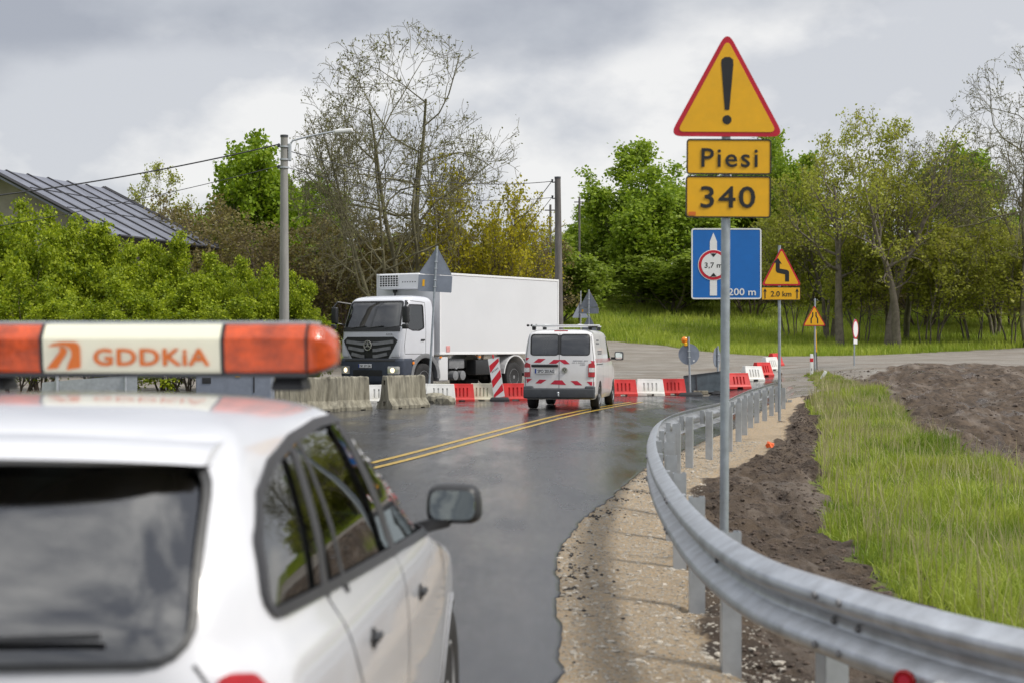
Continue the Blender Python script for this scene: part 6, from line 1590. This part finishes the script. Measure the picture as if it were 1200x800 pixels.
# ------------------------------------------------------------------ concrete barriers
def concrete(px, d, rot, L, label, seed):
    prof = [(-.30, 0), (-.30, .11), (-.16, .30), (-.105, .86), (-.085, .90), (.085, .90), (.105, .86), (.16, .30), (.30, .11), (.30, 0)]
    bm = bmesh.new(); n = 26; r_ = random.Random(seed); rings = []
    for i in range(n + 1):
        x = -L / 2 + L * i / n; e = 1 - (.02 if i in (0, n) else 0)
        rings.append([bm.verts.new((x + r_.uniform(-.008, .008), y * e + r_.uniform(-.010, .010), max(0, z * e + r_.uniform(-.012, .012) * (z > 0)))) for y, z in prof])
    m = len(prof)
    for a, b in zip(rings[:-1], rings[1:]):
        for j in range(m): bm.faces.new((a[j], a[(j + 1) % m], b[(j + 1) % m], b[j]))
    bm.faces.new(rings[0]); bm.faces.new(rings[-1][::-1]); bmesh.ops.recalc_face_normals(bm, faces=bm.faces)
    cut = []
    for s in (-1, 1):
        c_ = bmesh.new(); bx(c_, (s * L / 2, 0, .72), (.10, .07, .12)); cut.append(c_)
        c_ = bmesh.new(); bx(c_, (s * L / 2, 0, .16), (.10, .09, .12)); cut.append(c_)
        c_ = bmesh.new(); bx(c_, (s * L * .3, 0, .0), (.14, 1, .12)); cut.append(c_)
    b = boolean(bm, cut); x = (px - 600) / F * d
    o = obj('concrete_barrier', b, M['concrete']); o.location = (x, d, hz(x, d) - .0); o.rotation_euler = (0, 0, rot)
    return tag(o, label, 'concrete barrier', 'mossy concrete barriers left of the road')
concrete(473, 43.3, R(50), 1.45, 'mossy concrete barrier standing alone left of the leaning sign pole', 1)
concrete(403, 41.6, R(33), 1.35, 'mossy concrete barrier second from the right, in front of the truck bumper', 2)
concrete(358, 40.6, R(22), 1.6, 'mossy concrete barrier just right of the amber lens', 3)
concrete(335, 40.0, R(14), 1.0, 'low part of a mossy concrete barrier seen under the light bar', 4)
for i, (px, d, s_, lab) in enumerate(((508, 47.0, .32, 'broken concrete lump at the foot of the leaning sign pole'), (521, 46.4, .24, 'smaller broken concrete lump right of the leaning pole'), (512, 48.2, .26, 'rounded concrete lump touching the leaning pole'))):
    bm = bmesh.new(); bmesh.ops.create_icosphere(bm, subdivisions=2, radius=1); r_ = random.Random(i)
    for v in bm.verts: v.co = Vector((v.co.x * s_ * 1.3, v.co.y * s_, v.co.z * s_ * .75)) * r_.uniform(.85, 1.12)
    x = (px - 600) / F * d; o = obj('concrete_lump', bm, M['concrete'], None, (x, d, hz(x, d) + .10)); tag(o, lab, 'rubble', 'broken concrete by the pole')

# far left things glimpsed under the light bar
x = (100 - 600) / F * 36; o = thing('folded_sign_frame', 'pale metal frame with a slanting top glimpsed under the light bar at left', 'metal frame', (x, 36, hz(x, 36)))
bm = bmesh.new(); plate(bm, [(-1.0, .3), (1.15, .3), (1.15, 1.03), (-.95, .86)], -.02, .02); obj('sheet', bm, M['galv'], o); bm = bmesh.new(); tube(bm, [(-.62, -.04, 0), (-.62, -.04, 1.15)], .04, 8); obj('leg', bm, M['galv'], o); bm = bmesh.new(); tube(bm, [(.9, -.04, 0), (.9, -.04, 1.0)], .04, 8); obj('leg', bm, M['galv'], o)
x = (276 - 600) / F * 38; o = thing('equipment_box', 'low pale grey metal box with a dark mark glimpsed under the light bar', 'metal box', (x, 38, hz(x, 38)))
bm = bmesh.new(); bx(bm, (0, 0, .52), (1.75, .6, 1.02), None, .03, 2); bd = obj('housing', bm, M['sign_back'], o); bm = bmesh.new(); bx(bm, (-.62, -.31, .88), (.2, .01, .14)); bx(bm, (.48, -.31, .8), (.03, .01, .4)); obj('dark_mark', bm, M['black_plastic'], bd); bm = bmesh.new(); bx(bm, (.1, -.31, .98), (.12, .01, .05)); obj('yellow_mark', bm, M['yellow'], bd)

# ------------------------------------------------------------------ lamp pole, wooden pole, wires
d = 50.6; x = (333 - 600) / F * d; g = hz(x, d); lp = thing('lamp_post', 'concrete pole with a long curved arm and street lamp, in front of the hedge', 'street lamp', (x, d, g))
zt = CAM_H + (405 - 160) / F * d - g; bm = bmesh.new(); tube(bm, [(0, 0, -.3), (0, 0, zt)], [.175, .11], 20); obj('pole', bm, M['concrete_pole'], lp, None, 'auto')
bm = bmesh.new(); tube(bm, [(0, 0, zt - .03), (0, 0, zt + .04)], .125, 16); obj('pole_cap', bm, M['grey_plastic'], lp)
bm = bmesh.new(); kx = d / F
for z in (zt - .35, zt - .75, zt - 1.0): tube(bm, [(0, 0, z), (0, 0, z + .05)], .15, 16)
bx(bm, (.17, 0, zt - .5), (.10, .12, .55), None, .02, 1); obj('pole_band', bm, M['galv'], lp)
bm = bmesh.new(); tube(bm, [(.17, 0, zt - .55), (.17, -.01, zt - .30), (.26, -.02, zt - .14), (.8, -.05, zt + .0), (1.45, -.1, zt + .12), (1.62, -.1, zt + .14)], .028, 8); obj('lamp_arm', bm, M['galv'], lp, None, 'auto')
bm = bmesh.new(); bx(bm, (1.86, -.1, zt + .15), (.58, .22, .13), Matrix.Rotation(R(-6), 4, 'Y'), .05, 3); obj('lamp_head', bm, M['sign_white'], lp, None, 'auto')
for zz_ in (zt - .28, zt - .95):
    bm = bmesh.new(); lathe(bm, [(-.06, .025), (-.05, .045), (.03, .05), (.06, .02)], 10, 'Z', (-.17, 0, zz_)); bx(bm, (-.1, 0, zz_ - .05), (.18, .03, .03)); obj('insulator', bm, M['grey_plastic'], lp)
P1 = Vector((x - .17, d, g + zt - .25)); P1b = Vector((x - .17, d, g + zt - .92)); P1r = Vector((x + .12, d, g + zt - .45)); P1rb = Vector((x + .12, d, g + zt - .98))
d = 60; x = (656 - 600) / F * d; g = hz(x, d); wp = thing('utility_pole', 'weathered wooden utility pole behind the rear of the truck box', 'utility pole', (x, d, g), rot=(0, R(-.6), 0))
zt = CAM_H + (405 - 209) / F * d - g; bm = bmesh.new(); tube(bm, [(0, 0, -.3), (0, 0, zt)], [.17, .11], 16); obj('pole', bm, M['wood_pole'], wp, None, 'auto'); bm = bmesh.new(); tube(bm, [(0, 0, zt - .02), (0, 0, zt + .05)], .12, 14); obj('pole_cap', bm, M['grey_plastic'], wp)
bm = bmesh.new(); 
for z in (zt - .15, zt - .75): bx(bm, (-.12, 0, z), (.2, .04, .04)); lathe(bm, [(-.05, .03), (.05, .04)], 8, 'Z', (-.2, 0, z + .06))
obj('insulator', bm, M['grey_plastic'], wp)
P2 = Vector((x - .3, d, g + zt - .12)); P2b = Vector((x - .3, d, g + zt - .72))
def wire(a, b, sag, label, r=.012):
    n = 24; pts = []
    for i in range(n + 1):
        t = i / n; p = a.lerp(b, t); p.z -= sag * 4 * t * (1 - t); pts.append(p)
    bm = bmesh.new(); tube(bm, pts, r, 5); o = obj('overhead_wire', bm, M['wire']); tag(o, label, 'wire', 'overhead wires')
wire(pt(-260, 46, 252), P1, .35, 'thick overhead wire running left from the top of the lamp pole', .022)
wire(pt(-260, 46, 300), P1b, .30, 'thinner lower overhead wire running left from the lamp pole past the roof', .011)
wire(P1r, P2, .45, 'upper overhead wire between the lamp pole and the wooden pole', .014)
wire(P1rb, P2b, .45, 'lower overhead wire between the lamp pole and the wooden pole', .011)
wire(pt(575, 82, 284), P2, .3, 'wire slanting down left from the top of the wooden pole', .016)
wire(pt(575, 82, 300), P2b, .3, 'lower slanting wire left of the wooden pole', .012)
for px, top, dd, lab in ((645, 240, 100, 'thin far pole just left of the wooden pole'), (679, 231, 110, 'thin far pole with a small arm right of the wooden pole')):
    x = (px - 600) / F * dd; g = hz(x, dd); zt = CAM_H + (405 - top) / F * dd - g; o = thing('distant_pole', lab, 'utility pole', (x, dd, g)); bm = bmesh.new(); tube(bm, [(0, 0, 0), (0, 0, zt)], .07, 8); obj('pole', bm, M['wood_pole'], o)
    bm = bmesh.new(); bx(bm, (0, 0, zt - .35), (.7, .06, .07)); obj('cross_arm', bm, M['wood_pole'], o)
# small litter
x = (904 - 600) / F * 28.6; bm = bmesh.new(); bmesh.ops.create_icosphere(bm, subdivisions=2, radius=.07); r_ = random.Random(3)
for v in bm.verts: v.co *= r_.uniform(.6, 1.2)
x = (902 - 600) / F * 27; o = obj('plastic_scrap', bm, M['orange'], None, (x, 27, hz(x, 27) + .03)); tag(o, 'crumpled orange plastic scrap lying on the dark soil bank', 'scrap')
